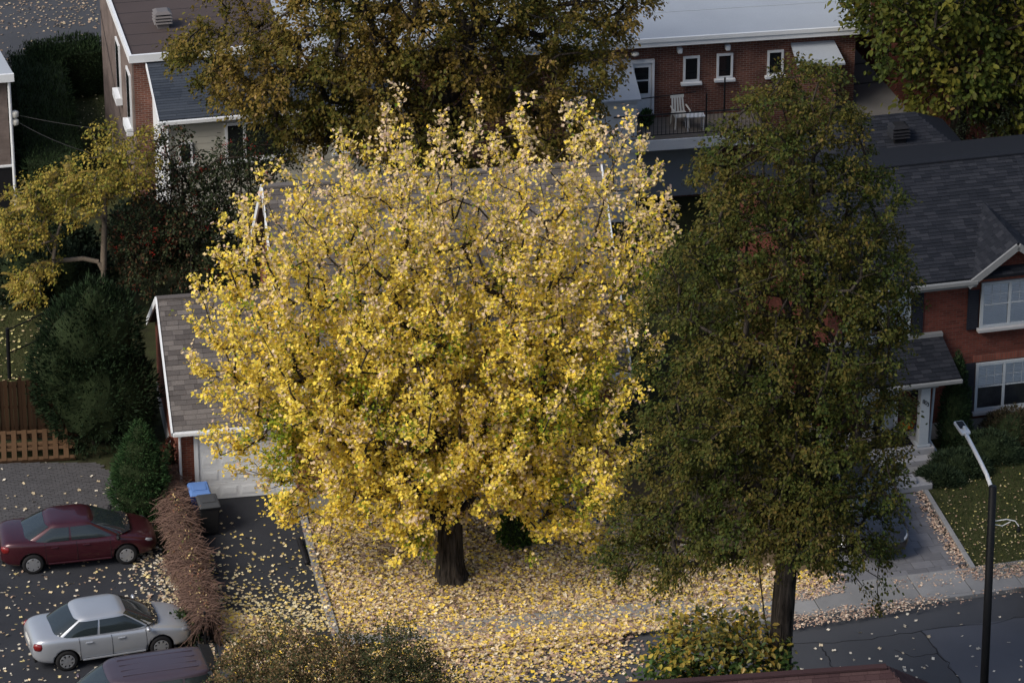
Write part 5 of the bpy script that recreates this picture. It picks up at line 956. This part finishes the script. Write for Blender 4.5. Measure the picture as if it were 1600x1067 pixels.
leaf_obj_mat('frond_gold', (.27, .19, .028), (.36, .235, .045), (.16, .16, .03))
fm = MB(); fm.tube([(0, 0, 0), (0, .25, .03), (0, .5, -.06)], .004, 4)
for k in range(9):
    y = .06 + k * .052; z = .03 - .35 * (y - .25) ** 2
    for sx in (-1, 1): fm.add([(0, y, z), (sx * .07, y + .015, z - .02), (sx * .16, y + .05, z - .07), (sx * .07, y + .045, z - .015)], [(0, 1, 2, 3)])
fm.add([(0, .5, -.03), (.03, .55, -.05), (0, .64, -.1), (-.03, .55, -.05)], [(0, 1, 2, 3)]); fmesh = fm.mesh('leaf', 'frond_gold')
cnt = 0
for ti in tips:
    for k in range(1 + (ti % 2)):
        if cnt >= 300: break
        o = link('leaf', fmesh, t); o.location = tuple(nodes[ti] + RNG.normal(size=3) * .05); o.rotation_euler = (RNG.uniform(-.7, .1), RNG.normal() * .3, 2.094 * k + RNG.uniform(0, 1.5)); s = RNG.uniform(.7, 1.0); o.scale = (s, s, s); cnt += 1
T = nodes[tips]; ax = T - np.array([0, 0, 1.5]); ax /= np.linalg.norm(ax, axis=1, keepdims=True); ps, tp, nr, sz, ci = spray_leaves(T, ax, 46, .4, 1.1, .10, .6, 6, .6)
link('leaflets', leaf_mesh('leaflets', ps, tp, nr, sz, pick([(.28, .22, .04), (.33, .25, .05), (.17, .18, .035), (.23, .21, .04)], [3, 3, 2, 2], len(ps), .2), 'needle' if False else 'oval', 'leaf'), t, kind='stuff')
# rowan with red berries
rb_ = tuple(P(300, 475)); RL = lobes_px(rb_, [(290, 330, 0, 1.7, 1.5, 1.6), (230, 370, -.3, 1.3, 1.2, 1.4), (350, 300, .4, 1.6, 1.4, 1.3), (400, 250, .8, 1.3, 1.2, .9), (330, 410, -.2, 1.4, 1.3, 1.2), (270, 240, .2, .7, .7, .9), (220, 440, -.2, 1., 1., .8)])
def rcol(p, ci, n):
    m = len(p); q = Qpx(p); c = pick([(.030, .044, .020), (.045, .055, .026), (.022, .03, .016), (.06, .062, .025)], [3, 3, 3, 1], m, .2); br = pick([(.085, .04, .022), (.10, .055, .03)], [1, 1], m, .2)
    return np.where((RNG.random(m) < np.clip((330 - q[:, 0]) / 260, .03, .25))[:, None], br, c)
make_tree('rowan_tree', 'dark rowan tree with clusters of red berries between sumac and garage', 'tree', rb_, [dict(pts=[(0, 0, -.05), (.03, 0, 1.), (.05, 0, 1.9)], free=2), dict(pts=[(.05, 0, 1.9), (-.2, 0, 3.5), (-.5, 0, 5.2)], **{'from': 2})], [.11, .1, .09], RL, 360, .36, 66, .5, .095, 'oval', rcol, droop=.4, spread=.9, shell=.3, origin_z=2., bark='bark_dark', keep=lambda p: p[:, 2] > .9)
rt_ = [o for o in bpy.data.objects if o.name.startswith('rowan_tree')][0]; bpts = crown_points(RL, 120, .25, lambda p: p[:, 2] > .9, .7); nb = 9; bp_ = np.repeat(bpts, nb, 0) + RNG.normal(size=(len(bpts) * nb, 3)) * .06
bmx = MB()
for q in bp_: bmx.add([(q[0] + a * .022, q[1] + b * .022, q[2] + c * .022) for a, b, c in ((1, 0, 0), (0, 1, 0), (-1, 0, 0), (0, -1, 0), (0, 0, 1), (0, 0, -1))], [(0, 1, 4), (1, 2, 4), (2, 3, 4), (3, 0, 4), (1, 0, 5), (2, 1, 5), (3, 2, 5), (0, 3, 5)])
rough_mat('berry', (.22, .018, .012), .35, .2); me = bpy.data.meshes.new('berries'); me.from_pydata(bmx.v, [], bmx.f); me.materials.append(M['berry']); link('berries', me, rt_, kind='stuff')
# conifers and hedges
G_D = [(.012, .024, .010), (.018, .034, .014), (.009, .016, .008), (.026, .042, .018)]; W_D = [3, 3, 3, 1]
a = P(150, 690); mound('dark_yew', 'large very dark evergreen beside the wooden fence', 'conifer', (a[0], a[1], -.03), [(0, 0, 1.6, 1.65, 1.4, 1.9), (-.3, .2, 3.3, 1.25, 1.1, 1.5), (.5, .3, 3.6, 1.0, 1., 1.5), (-.9, 0, 2.3, 1., 1., 1.5), (.1, .2, 4.3, .7, .7, 1.1), (1., 0, 1.6, .9, .9, 1.5)], 17000, .17, 'needle', G_D, W_D, up=.5, stem=.15, corek=.8)
a = P(222, 805); mound('dwarf_spruce', 'cone shaped dwarf spruce at the head of the vine covered fence', 'conifer', (a[0], a[1], -.03), [(0, 0, .75, .92, .85, .85), (0, 0, 1.45, .78, .75, .85), (0, 0, 2.1, .52, .5, .75), (.02, 0, 2.6, .26, .26, .5)], 12000, .11, 'needle', [(.022, .052, .018), (.034, .07, .024), (.014, .032, .012), (.05, .085, .03)], [3, 3, 2, 1], up=.25, stem=.1)
def hedge(label, a, b, wd, h, n):
    t = thing('clipped_hedge', label, 'hedge', (a[0], a[1], -.03), math.atan2(b[1] - a[1], b[0] - a[0]), 'clipped hedge around the side lawn'); ln = float(np.hypot(b[0] - a[0], b[1] - a[1]))
    f = RNG.random(n); u, v = RNG.random(n), RNG.random(n); p = np.zeros((n, 3)); nn = np.zeros((n, 3)); top = f < .4; fr = (f >= .4) & (f < .75); sd_ = f >= .75
    p[top] = np.stack([u * ln, (v - .5) * wd, np.full(n, h)], 1)[top]; nn[top] = (0, 0, 1); p[fr] = np.stack([u * ln, np.where(v > .35, -wd / 2, wd / 2), RNG.random(n) * h], 1)[fr]; nn[fr, 1] = np.where(v > .35, -1, 1)[fr]; p[sd_] = np.stack([np.where(u > .5, 0, ln), (v - .5) * wd, RNG.random(n) * h], 1)[sd_]; nn[sd_, 0] = np.where(u > .5, -1, 1)[sd_]
    p += RNG.normal(size=(n, 3)) * .07 + nn * np.array([noise.noise(Vector(q * 1.3)) for q in p])[:, None] * .14; tip = nn + unit(n) * .6; tip[:, 2] += .4
    link('foliage', leaf_mesh('foliage', p, tip, unit(n) * .6 + nn, .13 * (.6 + .8 * RNG.random(n)), pick([(.020, .036, .014), (.028, .048, .018), (.013, .023, .010)], [3, 2, 3], n, .2), 'needle', 'needle'), t, kind='stuff'); MB().box(.06, ln - .06, -wd / 2 + .08, wd / 2 - .08, 0, h - .08).build('inner_branches', 'lawn_dark', t)
hedge('clipped dark green hedge row along the far street', P(50, 150), P(160, 136), 1.5, 1.75, 9000); hedge('long clipped dark green hedge row running towards the houses', P(58, 148), P(88, 325), 1.9, 1.7, 15000)
for i, (px, py, s, lab) in enumerate(((1490, 700, 1., 'narrow conical cedar beside the porch column'),)):
    a = P(px, py, .1); mound('conical_cedar', lab, 'conifer', (a[0], a[1], .08), [(0, 0, .7, .5, .48, .75), (0, 0, 1.5, .42, .4, .8), (0, 0, 2.3, .26, .25, .7), (0, 0, 2.8, .12, .12, .45)], 6500, .11, 'needle', [(.016, .034, .014), (.024, .046, .018), (.010, .02, .009)], [3, 2, 2], up=.8, stem=.06)
for px, py, rx, rz, lab in ((1545, 715, .8, .6, 'spreading dark juniper below the lower twin window'), (1500, 735, .75, .42, 'low juniper spilling beside the slab step'), (1582, 690, .75, .8, 'brownish shrub under the window sill'), (1470, 752, .55, .3, 'small juniper at the lawn corner by the paved drive')):
    a = P(px, py, .1); cc = [(.05, .038, .022), (.035, .035, .018), (.06, .05, .03)] if 'brown' in lab else [(.026, .042, .022), (.036, .054, .028), (.016, .026, .013)]
    mound('juniper_shrub', lab, 'shrub', (a[0], a[1], .09), [(0, 0, rz * .4, rx, rx * .8, rz), (-rx * .5, .2, rz * .3, rx * .7, rx * .6, rz * .8), (rx * .6, -.1, rz * .35, rx * .6, rx * .6, rz * .7)], 3500, .12, 'needle', cc, [3, 2, 2], group='shrubs in front of the right house')
a = P(805, 850, .1); mound('green_shrub', 'small green shrub on the lawn beside the maple trunk', 'shrub', (a[0], a[1], .1), [(0, 0, .45, .5, .45, .55), (.3, .1, .3, .35, .3, .4)], 900, .11, 'oval', [(.06, .11, .02), (.09, .14, .03), (.03, .06, .015)], [3, 2, 2], mat='leaf')
for px, py, lab in ((15, 425, 'dark leafy shrub at the foot of the far left building'), (85, 425, 'dark broad shrub behind the sumac trunk'), (225, 400, 'dark shrub between sumac and rowan trunks'), (40, 470, 'dark leafy shrub under the sumac'), (110, 470, 'leafy green shrub between sumac and dark evergreen')):
    a = P(px, py); mound('garden_shrub', lab, 'shrub', (a[0], a[1], -.03), [(0, 0, .9, 1.1, .9, 1.1), (.7, .2, .7, .8, .7, .9)], 2600, .14, 'oval', [(.022, .036, .022), (.034, .05, .03), (.014, .022, .012)], [3, 2, 2], mat='leaf', group='shrubs on the back lawn')
# vine covered fence between parking court and driveway
va, vb = P(262, 772), P(322, 1012); d = vb - va; ln = float(np.hypot(d[0], d[1])); t = thing('vine_fence', 'long low fence smothered in dry brown vines between cars and driveway', 'fence', (va[0], va[1], 0), math.atan2(d[1], d[0]))
for x in np.linspace(.1, ln - .1, 5): MB().tube([(x, 0, 0), (x, 0, 1.1)], .03, 8).build('post', 'dark_metal', t)
MB().tube([(0, 0, .9), (ln, 0, .9)], .022, 6).build('rail', 'dark_metal', t)
vs = []; fs = []; nu, nv = 60, 14
for i in range(nu + 1):
    for k in range(nv):
        x = ln * i / nu; a_ = math.pi * k / (nv - 1); q = .78 + .9 * noise.noise(Vector((x * .9, a_ * 1.5, 2))); vs.append((x, .36 * q * math.cos(a_), 1.02 * (.8 + .2 * q) * max(0., math.sin(a_)) ** .8))
for i in range(nu): fs += [(i * nv + k, i * nv + k + 1, (i + 1) * nv + k + 1, (i + 1) * nv + k) for k in range(nv - 1)]
rough_mat('vine_mass', (.040, .026, .020), .95, .5, 6, 30, .8, .05); MB().add(vs, fs).build('vine_body', 'vine_mass', t, smooth=True)
n = 6500; mb_v = []; mb_f = []
for i in range(n):
    x = RNG.random() * ln; a_ = RNG.uniform(.05, math.pi - .05); q = .82 + .9 * noise.noise(Vector((x * .9, a_ * 1.5, 2))) + .12 * RNG.random(); y = .38 * q * math.cos(a_); z = 1.04 * (.8 + .2 * q) * max(0., math.sin(a_)) ** .8; l_ = RNG.uniform(.15, .6)
    d_ = Vector((RNG.normal() * .9, -math.sin(a_) * RNG.normal() * .8 + math.cos(a_) * .1, math.cos(a_) * RNG.normal() * .8 - .15)).normalized(); p0 = Vector((x, y, z)); p1 = p0 + d_ * l_ * .5 + Vector((0, 0, .04)); p2 = p0 + d_ * l_ + Vector((0, math.cos(a_) * .05, -.05)); o = len(mb_v); w_ = .006
    for p_ in (p0, p1, p2): mb_v += [p_ + Vector((w_, 0, -w_)), p_ + Vector((-w_, w_, 0)), p_ + Vector((0, -w_, w_))]
    for s in (0, 3): mb_f += [(o + s + k, o + s + (k + 1) % 3, o + s + 3 + (k + 1) % 3, o + s + 3 + k) for k in range(3)]
me = bpy.data.meshes.new('vine_stems'); me.from_pydata(mb_v, [], mb_f); me.materials.append(M['twig']); link('vine_stems', me, t, kind='stuff')
n = 900; x = RNG.random(n) * ln; a_ = RNG.uniform(.1, math.pi - .1, n); p = np.stack([x, .42 * np.cos(a_), 1.06 * np.sin(a_) ** .8], 1); link('vine_leaves', leaf_mesh('vine_leaves', p, unit(n), unit(n), np.full(n, .075), pick([(.30, .22, .12), (.22, .10, .06), (.09, .10, .03), (.4, .3, .14)], [3, 3, 1, 2], n), 'oval', 'leaf_litter'), t, kind='stuff')
a = P(284, 1000); mound('green_shrub', 'green weedy shrub growing at the end of the vine fence by the silver bonnet', 'shrub', (a[0], a[1], 0), [(0, 0, .4, .35, .3, .45), (.2, -.2, .3, .3, .25, .3)], 420, .12, 'oval', [(.05, .075, .03), (.08, .10, .05), (.03, .045, .02)], [3, 2, 2], mat='leaf')
a = P(252, 770); mound('low_shrub', 'tangled reddish creeper at the garage corner', 'shrub', (a[0] + .25, a[1], 0), [(0, 0, .5, .25, .25, .7), (.05, 0, 1.2, .18, .18, .6)], 500, .1, 'oval', [(.10, .03, .022), (.06, .03, .02), (.14, .06, .035)], [3, 2, 1], mat='leaf')
# foreground crown bottom centre: fine brownish foliage
fb_ = (P(500, 1180)[0], P(500, 1180)[1], 0); FS = [(340, 1000), (352, 975), (420, 955), (500, 975), (560, 965), (610, 965), (655, 990), (690, 1030), (715, 1075), (720, 1250), (330, 1250)]
make_tree('honey_locust', 'fine leaved brownish green tree top rising in front of the driveway', 'tree', fb_, [dict(pts=[(0, 0, -.1), (0, 0, .8), (0, 0, 1.6)], free=2)], [.14, .12, .1], lobes_px(fb_, [(440, 1050, 0, 1.5, 1.3, 1.3), (600, 1050, 0, 1.5, 1.3, 1.3), (520, 1080, -.2, 1.8, 1.5, 1.6), (380, 1080, 0, 1.2, 1.2, 1.2), (660, 1090, 0, 1.0, 1., 1.1)]), 500, .25, 80, .42, .07, 'oval',
          lambda p, ci, n: np.where((RNG.random(len(p)) < np.where(Qpx(p)[:, 0] > 560, .8, .45))[:, None], pick([(.060, .070, .030), (.085, .088, .04), (.04, .05, .02)], [3, 2, 2], len(p), .2), pick([(.17, .11, .055), (.13, .10, .045), (.20, .13, .075)], [3, 2, 1], len(p), .2)), keep=lambda p: inpoly(Qpx(p), FS), spread=.9, shell=.2, origin_z=1.6, bark='bark_dark', upward=.9, r_tip=.006)
# foreground tree bottom right: big leaves, the nearest ones each an object
bb_ = (P(1130, 1200)[0], P(1130, 1200)[1] - .2, 0); BS = [(1000, 1020), (1010, 985), (1035, 968), (1080, 955), (1120, 945), (1165, 955), (1200, 965), (1222, 990), (1240, 985), (1225, 1020), (1245, 1060), (1240, 1200), (1000, 1200)]
t = thing('young_maple', 'young tree with large green and yellow leaves at the foot of the dark tree', 'tree', bb_); BLo = lobes_px(bb_, [(1115, 1005, 0, 1.5, 1.2, .9), (1060, 1030, 0, 1.1, 1., .9), (1190, 1015, 0, .9, .9, .8), (1120, 1030, 0, 1.6, 1.2, 1.1), (1070, 1060, 0, 1.1, 1., 1.), (1190, 1040, 0, .9, .9, 1.), (1120, 1100, 0, 1.8, 1.3, 1.2)]); B0 = np.array(bb_)
pts = crown_points(BLo, 290, .22, lambda p: inpoly(Qpx(p + B0), BS), .3); nodes, par, dirs, tips = grow([dict(pts=[(0, 0, -.1), (0, 0, 1.), (.02, 0, 1.9)], free=2)], pts, np.array([0, 0, 1.9]), seg=.3, bendup=.3)
link('trunk', trunk_mesh([(0, 0, -.1), (0, 0, 1.), (.02, 0, 1.9)], [.08, .07, .06], 'bark_dark'), t); me, _ = branch_mesh(nodes, par, tips, .008, 2.2, {0, 1, 2}, 'bark_dark'); link('branches', me, t)
T = nodes[tips]; ax = T - np.array([0, 0, 1.5]); ax /= np.linalg.norm(ax, axis=1, keepdims=True); ps, tp, nr, sz, ci = spray_leaves(T, ax, 17, .36, .9, .165, .3, 5, 1.2); q = Qpx(ps + B0); yl = np.clip((1075 - q[:, 1]) / 110, .15, .8)
gr = pick([(.045, .085, .022), (.06, .10, .025), (.03, .055, .016)], [3, 2, 2], len(ps), .2); ye = pick([(.36, .28, .05), (.42, .27, .05), (.28, .24, .045)], [3, 2, 2], len(ps), .2); cc = np.where((RNG.random(len(ps)) < yl)[:, None], ye, gr)
order = np.argsort(q[:, 1] * .3 + ps[:, 1] * 20); near = order[:300]; rest = order[300:]
link('crown', leaf_mesh('crown', ps[rest], tp[rest], nr[rest], sz[rest], cc[rest], 'oval', 'leaf'), t, kind='stuff'); leaf_obj_mat('leaf_green_gold', (.05, .09, .022), (.16, .15, .03), (.32, .21, .04))
lm = MB().add([tuple(v) for v in LEAF['oval'][0]], LEAF['oval'][1]).mesh('leaf', 'leaf_green_gold')
for i in near:
    y_ = Vector(tp[i]).normalized(); x_ = y_.cross(Vector(nr[i])).normalized(); z_ = x_.cross(y_); o = link('leaf', lm, t); o.matrix_basis = Matrix.Translation(Vector(ps[i])) @ (Matrix((x_, y_, z_)).transposed() * float(sz[i])).to_4x4()
# ------------------------------------------------------------------ fallen leaves and grass
PALE = [(.66, .50, .17), (.56, .43, .25), (.68, .48, .07), (.38, .26, .19), (.20, .135, .105), (.66, .57, .42)]; PINK = [(.42, .29, .21), (.50, .38, .28), (.32, .20, .15), (.56, .46, .36)]
def litter(name, label, poly, z, dens, cols, wts, size=.085, fn=None, seed_poly=None):
    w_ = np.array(px_poly(poly, z)); lo, hi = w_.min(0), w_.max(0); n = int(np.prod(hi - lo) * dens); p = np.stack([RNG.uniform(lo[0], hi[0], n), RNG.uniform(lo[1], hi[1], n), np.full(n, z)], 1); p = p[inpoly(p[:, :2], w_)]
    if fn is not None: p = p[RNG.random(len(p)) < fn(Qpx(p))]
    n = len(p); p[:, 2] += .008 + RNG.random(n) * .02; nr = RNG.normal(size=(n, 3)) * .32; nr[:, 2] = 1; tip = RNG.normal(size=(n, 3)); tip[:, 2] *= .15
    o = link(name, leaf_mesh(name, p, tip, nr, size * (.65 + .7 * RNG.random(n)), pick(cols, wts, n, .15), 'maple' if size > .08 else 'oval', 'leaf_litter')); o['kind'] = 'stuff'; o['label'] = label; o['category'] = 'leaves'
W6 = [3, 3, 3, 3, 2.5, 2]
litter('fallen_leaves', 'leaves heaped against the kerb below the maple', [(540, 1018), (860, 990), (985, 978), (985, 1000), (860, 1012), (540, 1044)], .075, 330, PALE, W6, .1, lambda q: np.clip((1000 - q[:, 0]) / 60, 0, 1))
litter('fallen_leaves', 'thick carpet of yellow and tan leaves under the maple', [(478, 800), (700, 770), (960, 800), (1180, 880), (1300, 900), (1290, 930), (1060, 960), (860, 980), (700, 995), (526, 990), (500, 900)], .1, 520, PALE, W6, .088, lambda q: np.clip(.78 + .5 * np.sin(q[:, 0] * .045 + 2 * np.sin(q[:, 1] * .06)) * np.sin(q[:, 1] * .11 + q[:, 0] * .02), .62, 1))
litter('fallen_leaves', 'leaves drifted over pavement and kerb below the maple', [(540, 1010), (700, 996), (860, 978), (1060, 958), (1230, 945), (1230, 968), (1045, 983), (985, 990), (860, 1001), (540, 1030)], .122, 620, PALE, W6, .095, lambda q: np.clip((1085 - q[:, 0]) / 90, .14, 1))
litter('fallen_leaves', 'leaves spilled across the road below the maple', [(524, 1000), (545, 1036), (860, 1004), (1000, 994), (1040, 1000), (1010, 1100), (500, 1130), (350, 1040), (345, 950)], .012, 330, PALE, W6, .095, lambda q: np.clip((1010 - q[:, 0]) / 90, 0, 1) * np.where((q[:, 1] > 1040) & (q[:, 0] > 820), np.clip((1075 - q[:, 1]) / 40, .05, .8), 1))
litter('fallen_leaves', 'yellow leaves scattered over the asphalt driveway', [(335, 800), (470, 775), (522, 985), (345, 1000), (318, 905)], .010, 190, [(.55, .48, .3), (.58, .44, .14), (.45, .36, .22)], [3, 3, 2], .085, lambda q: np.clip((q[:, 1] - 780) / 900 + np.clip((q[:, 1] - 905) / 70, 0, 1) * .85 + np.clip(1 - np.abs(q[:, 0] - (318 + (q[:, 1] - 905) * .25)) / 28, 0, 1) * .6 * (q[:, 1] > 860), .03, 1))
litter('fallen_leaves', 'leaves lying on the concrete edging of the driveway', [(462, 775), (474, 775), (530, 1000), (518, 1000)], .192, 120, PALE, W6, .085)
litter('fallen_leaves', 'leaves scattered over the parking court beside the vines', [(-20, 850), (232, 826), (275, 905), (335, 1010), (345, 1075), (-20, 1075)], .007, 170, [(.50, .45, .36), (.45, .36, .22), (.34, .24, .17), (.56, .46, .22)], [3, 3, 2, 1], .085, lambda q: .07 + np.clip(1 - (250 + (q[:, 1] - 860) * .42 - q[:, 0]) / 75, 0, 1) * .9)
litter('fallen_leaves', 'few pale leaves on the interlocking paver court', [(-20, 722), (150, 722), (178, 745), (232, 822), (-20, 846)], .02, 5, [(.5, .45, .36), (.42, .34, .22)], [1, 1], .085)
litter('fallen_leaves', 'pinkish dry leaves along the paved drive edge', [(1420, 768), (1448, 768), (1522, 890), (1500, 915), (1300, 930), (1300, 918), (1478, 893)], .105, 420, PINK, [3, 3, 2, 1], .075, lambda q: np.clip(1.1 - np.abs(q[:, 0] - (1437 + (q[:, 1] - 768) * .58)) / 17, 0, 1) + (q[:, 1] > 893) * .45 * np.clip((q[:, 0] - 1360) / 80, .15, 1))
litter('fallen_leaves', 'dry pinkish leaves drifted along the right kerb', [(1225, 955), (1400, 928), (1500, 922), (1610, 913), (1610, 926), (1500, 942), (1400, 957), (1225, 985)], .125, 330, PINK, [3, 3, 2, 2], .075, lambda q: np.clip((1500 - q[:, 0]) / 90, .12, .8) * np.clip((q[:, 1] - (962 - (q[:, 0] - 1225) * .13)) / 10 + .6, 0, 1))
litter('fallen_leaves', 'dry leaves on the pavement behind the dark tree trunk', [(1225, 915), (1320, 895), (1320, 925), (1225, 945)], .125, 260, PINK, [3, 3, 2, 1], .075)
litter('fallen_leaves', 'few pale leaves lying on the open road', [(1230, 985), (1620, 920), (1620, 1075), (1230, 1075)], .006, 2.2, [(.6, .55, .45), (.5, .42, .3)], [2, 1], .10)
litter('fallen_leaves', 'small leaves sprinkled on the right lawn', [(1450, 768), (1524, 890), (1610, 886), (1610, 690), (1500, 730)], .13, 42, [(.40, .33, .2), (.45, .38, .14), (.3, .2, .13)], [3, 2, 2], .065, lambda q: np.clip((q[:, 1] - 700) / 160, .15, 1))
litter('fallen_leaves', 'dry leaves in a line between lawn and pavement at right', [(1516, 886), (1610, 878), (1620, 898), (1524, 908)], .125, 330, PINK, [3, 3, 2, 1], .07)
litter('fallen_leaves', 'leaves scattered over the back lawn', [(-20, 420), (110, 420), (128, 595), (-20, 600)], .02, 14, [(.42, .38, .16), (.45, .35, .2)], [2, 1], .09)
litter('fallen_leaves', 'leaves scattered over the far street and side path', [(-30, -10), (155, -10), (155, 110), (60, 118), (60, 320), (20, 320), (20, 118), (-30, 130)], .008, 26, [(.36, .28, .2), (.28, .2, .14), (.4, .32, .2)], [2, 2, 1], .085, lambda q: np.where(q[:, 1] < 45, 1, np.where(q[:, 1] < 112, .16, .9)))
litter('fallen_leaves', 'sparse leaves on the side lawn by the hedge', [(95, 145), (165, 135), (180, 210), (90, 220)], .02, 8, [(.4, .34, .2)], [1], .08)
def grass(name, label, poly, z, dens, h):
    w_ = np.array(px_poly(poly, z)); lo, hi = w_.min(0), w_.max(0); n = int(np.prod(hi - lo) * dens); p = np.stack([RNG.uniform(lo[0], hi[0], n), RNG.uniform(lo[1], hi[1], n), np.full(n, z - .005)], 1); p = p[inpoly(p[:, :2], w_)]; n = len(p)
    tip = RNG.normal(size=(n, 3)) * .45; tip[:, 2] = 1; o = link(name, leaf_mesh(name, p, tip, unit(n), h * (.5 + RNG.random(n)), pick([(.030, .048, .014), (.045, .06, .018), (.055, .055, .022), (.024, .036, .012)], [3, 2, 2, 2], n, .2), 'blade', 'leaf_litter')); o['kind'] = 'stuff'; o['label'] = label; o['category'] = 'grass'
grass('grass', 'short green grass of the right lawn', [(1449, 766), (1526, 902), (1630, 892), (1630, 660), (1490, 690)], .1, 1100, .07); grass('grass', 'grass of the back lawn behind the wooden fence', [(-20, 400), (110, 400), (128, 596), (-20, 604)], -.015, 500, .08); grass('grass', 'grass beside the clipped hedge', [(85, 142), (170, 132), (185, 300), (70, 320)], -.015, 400, .08)
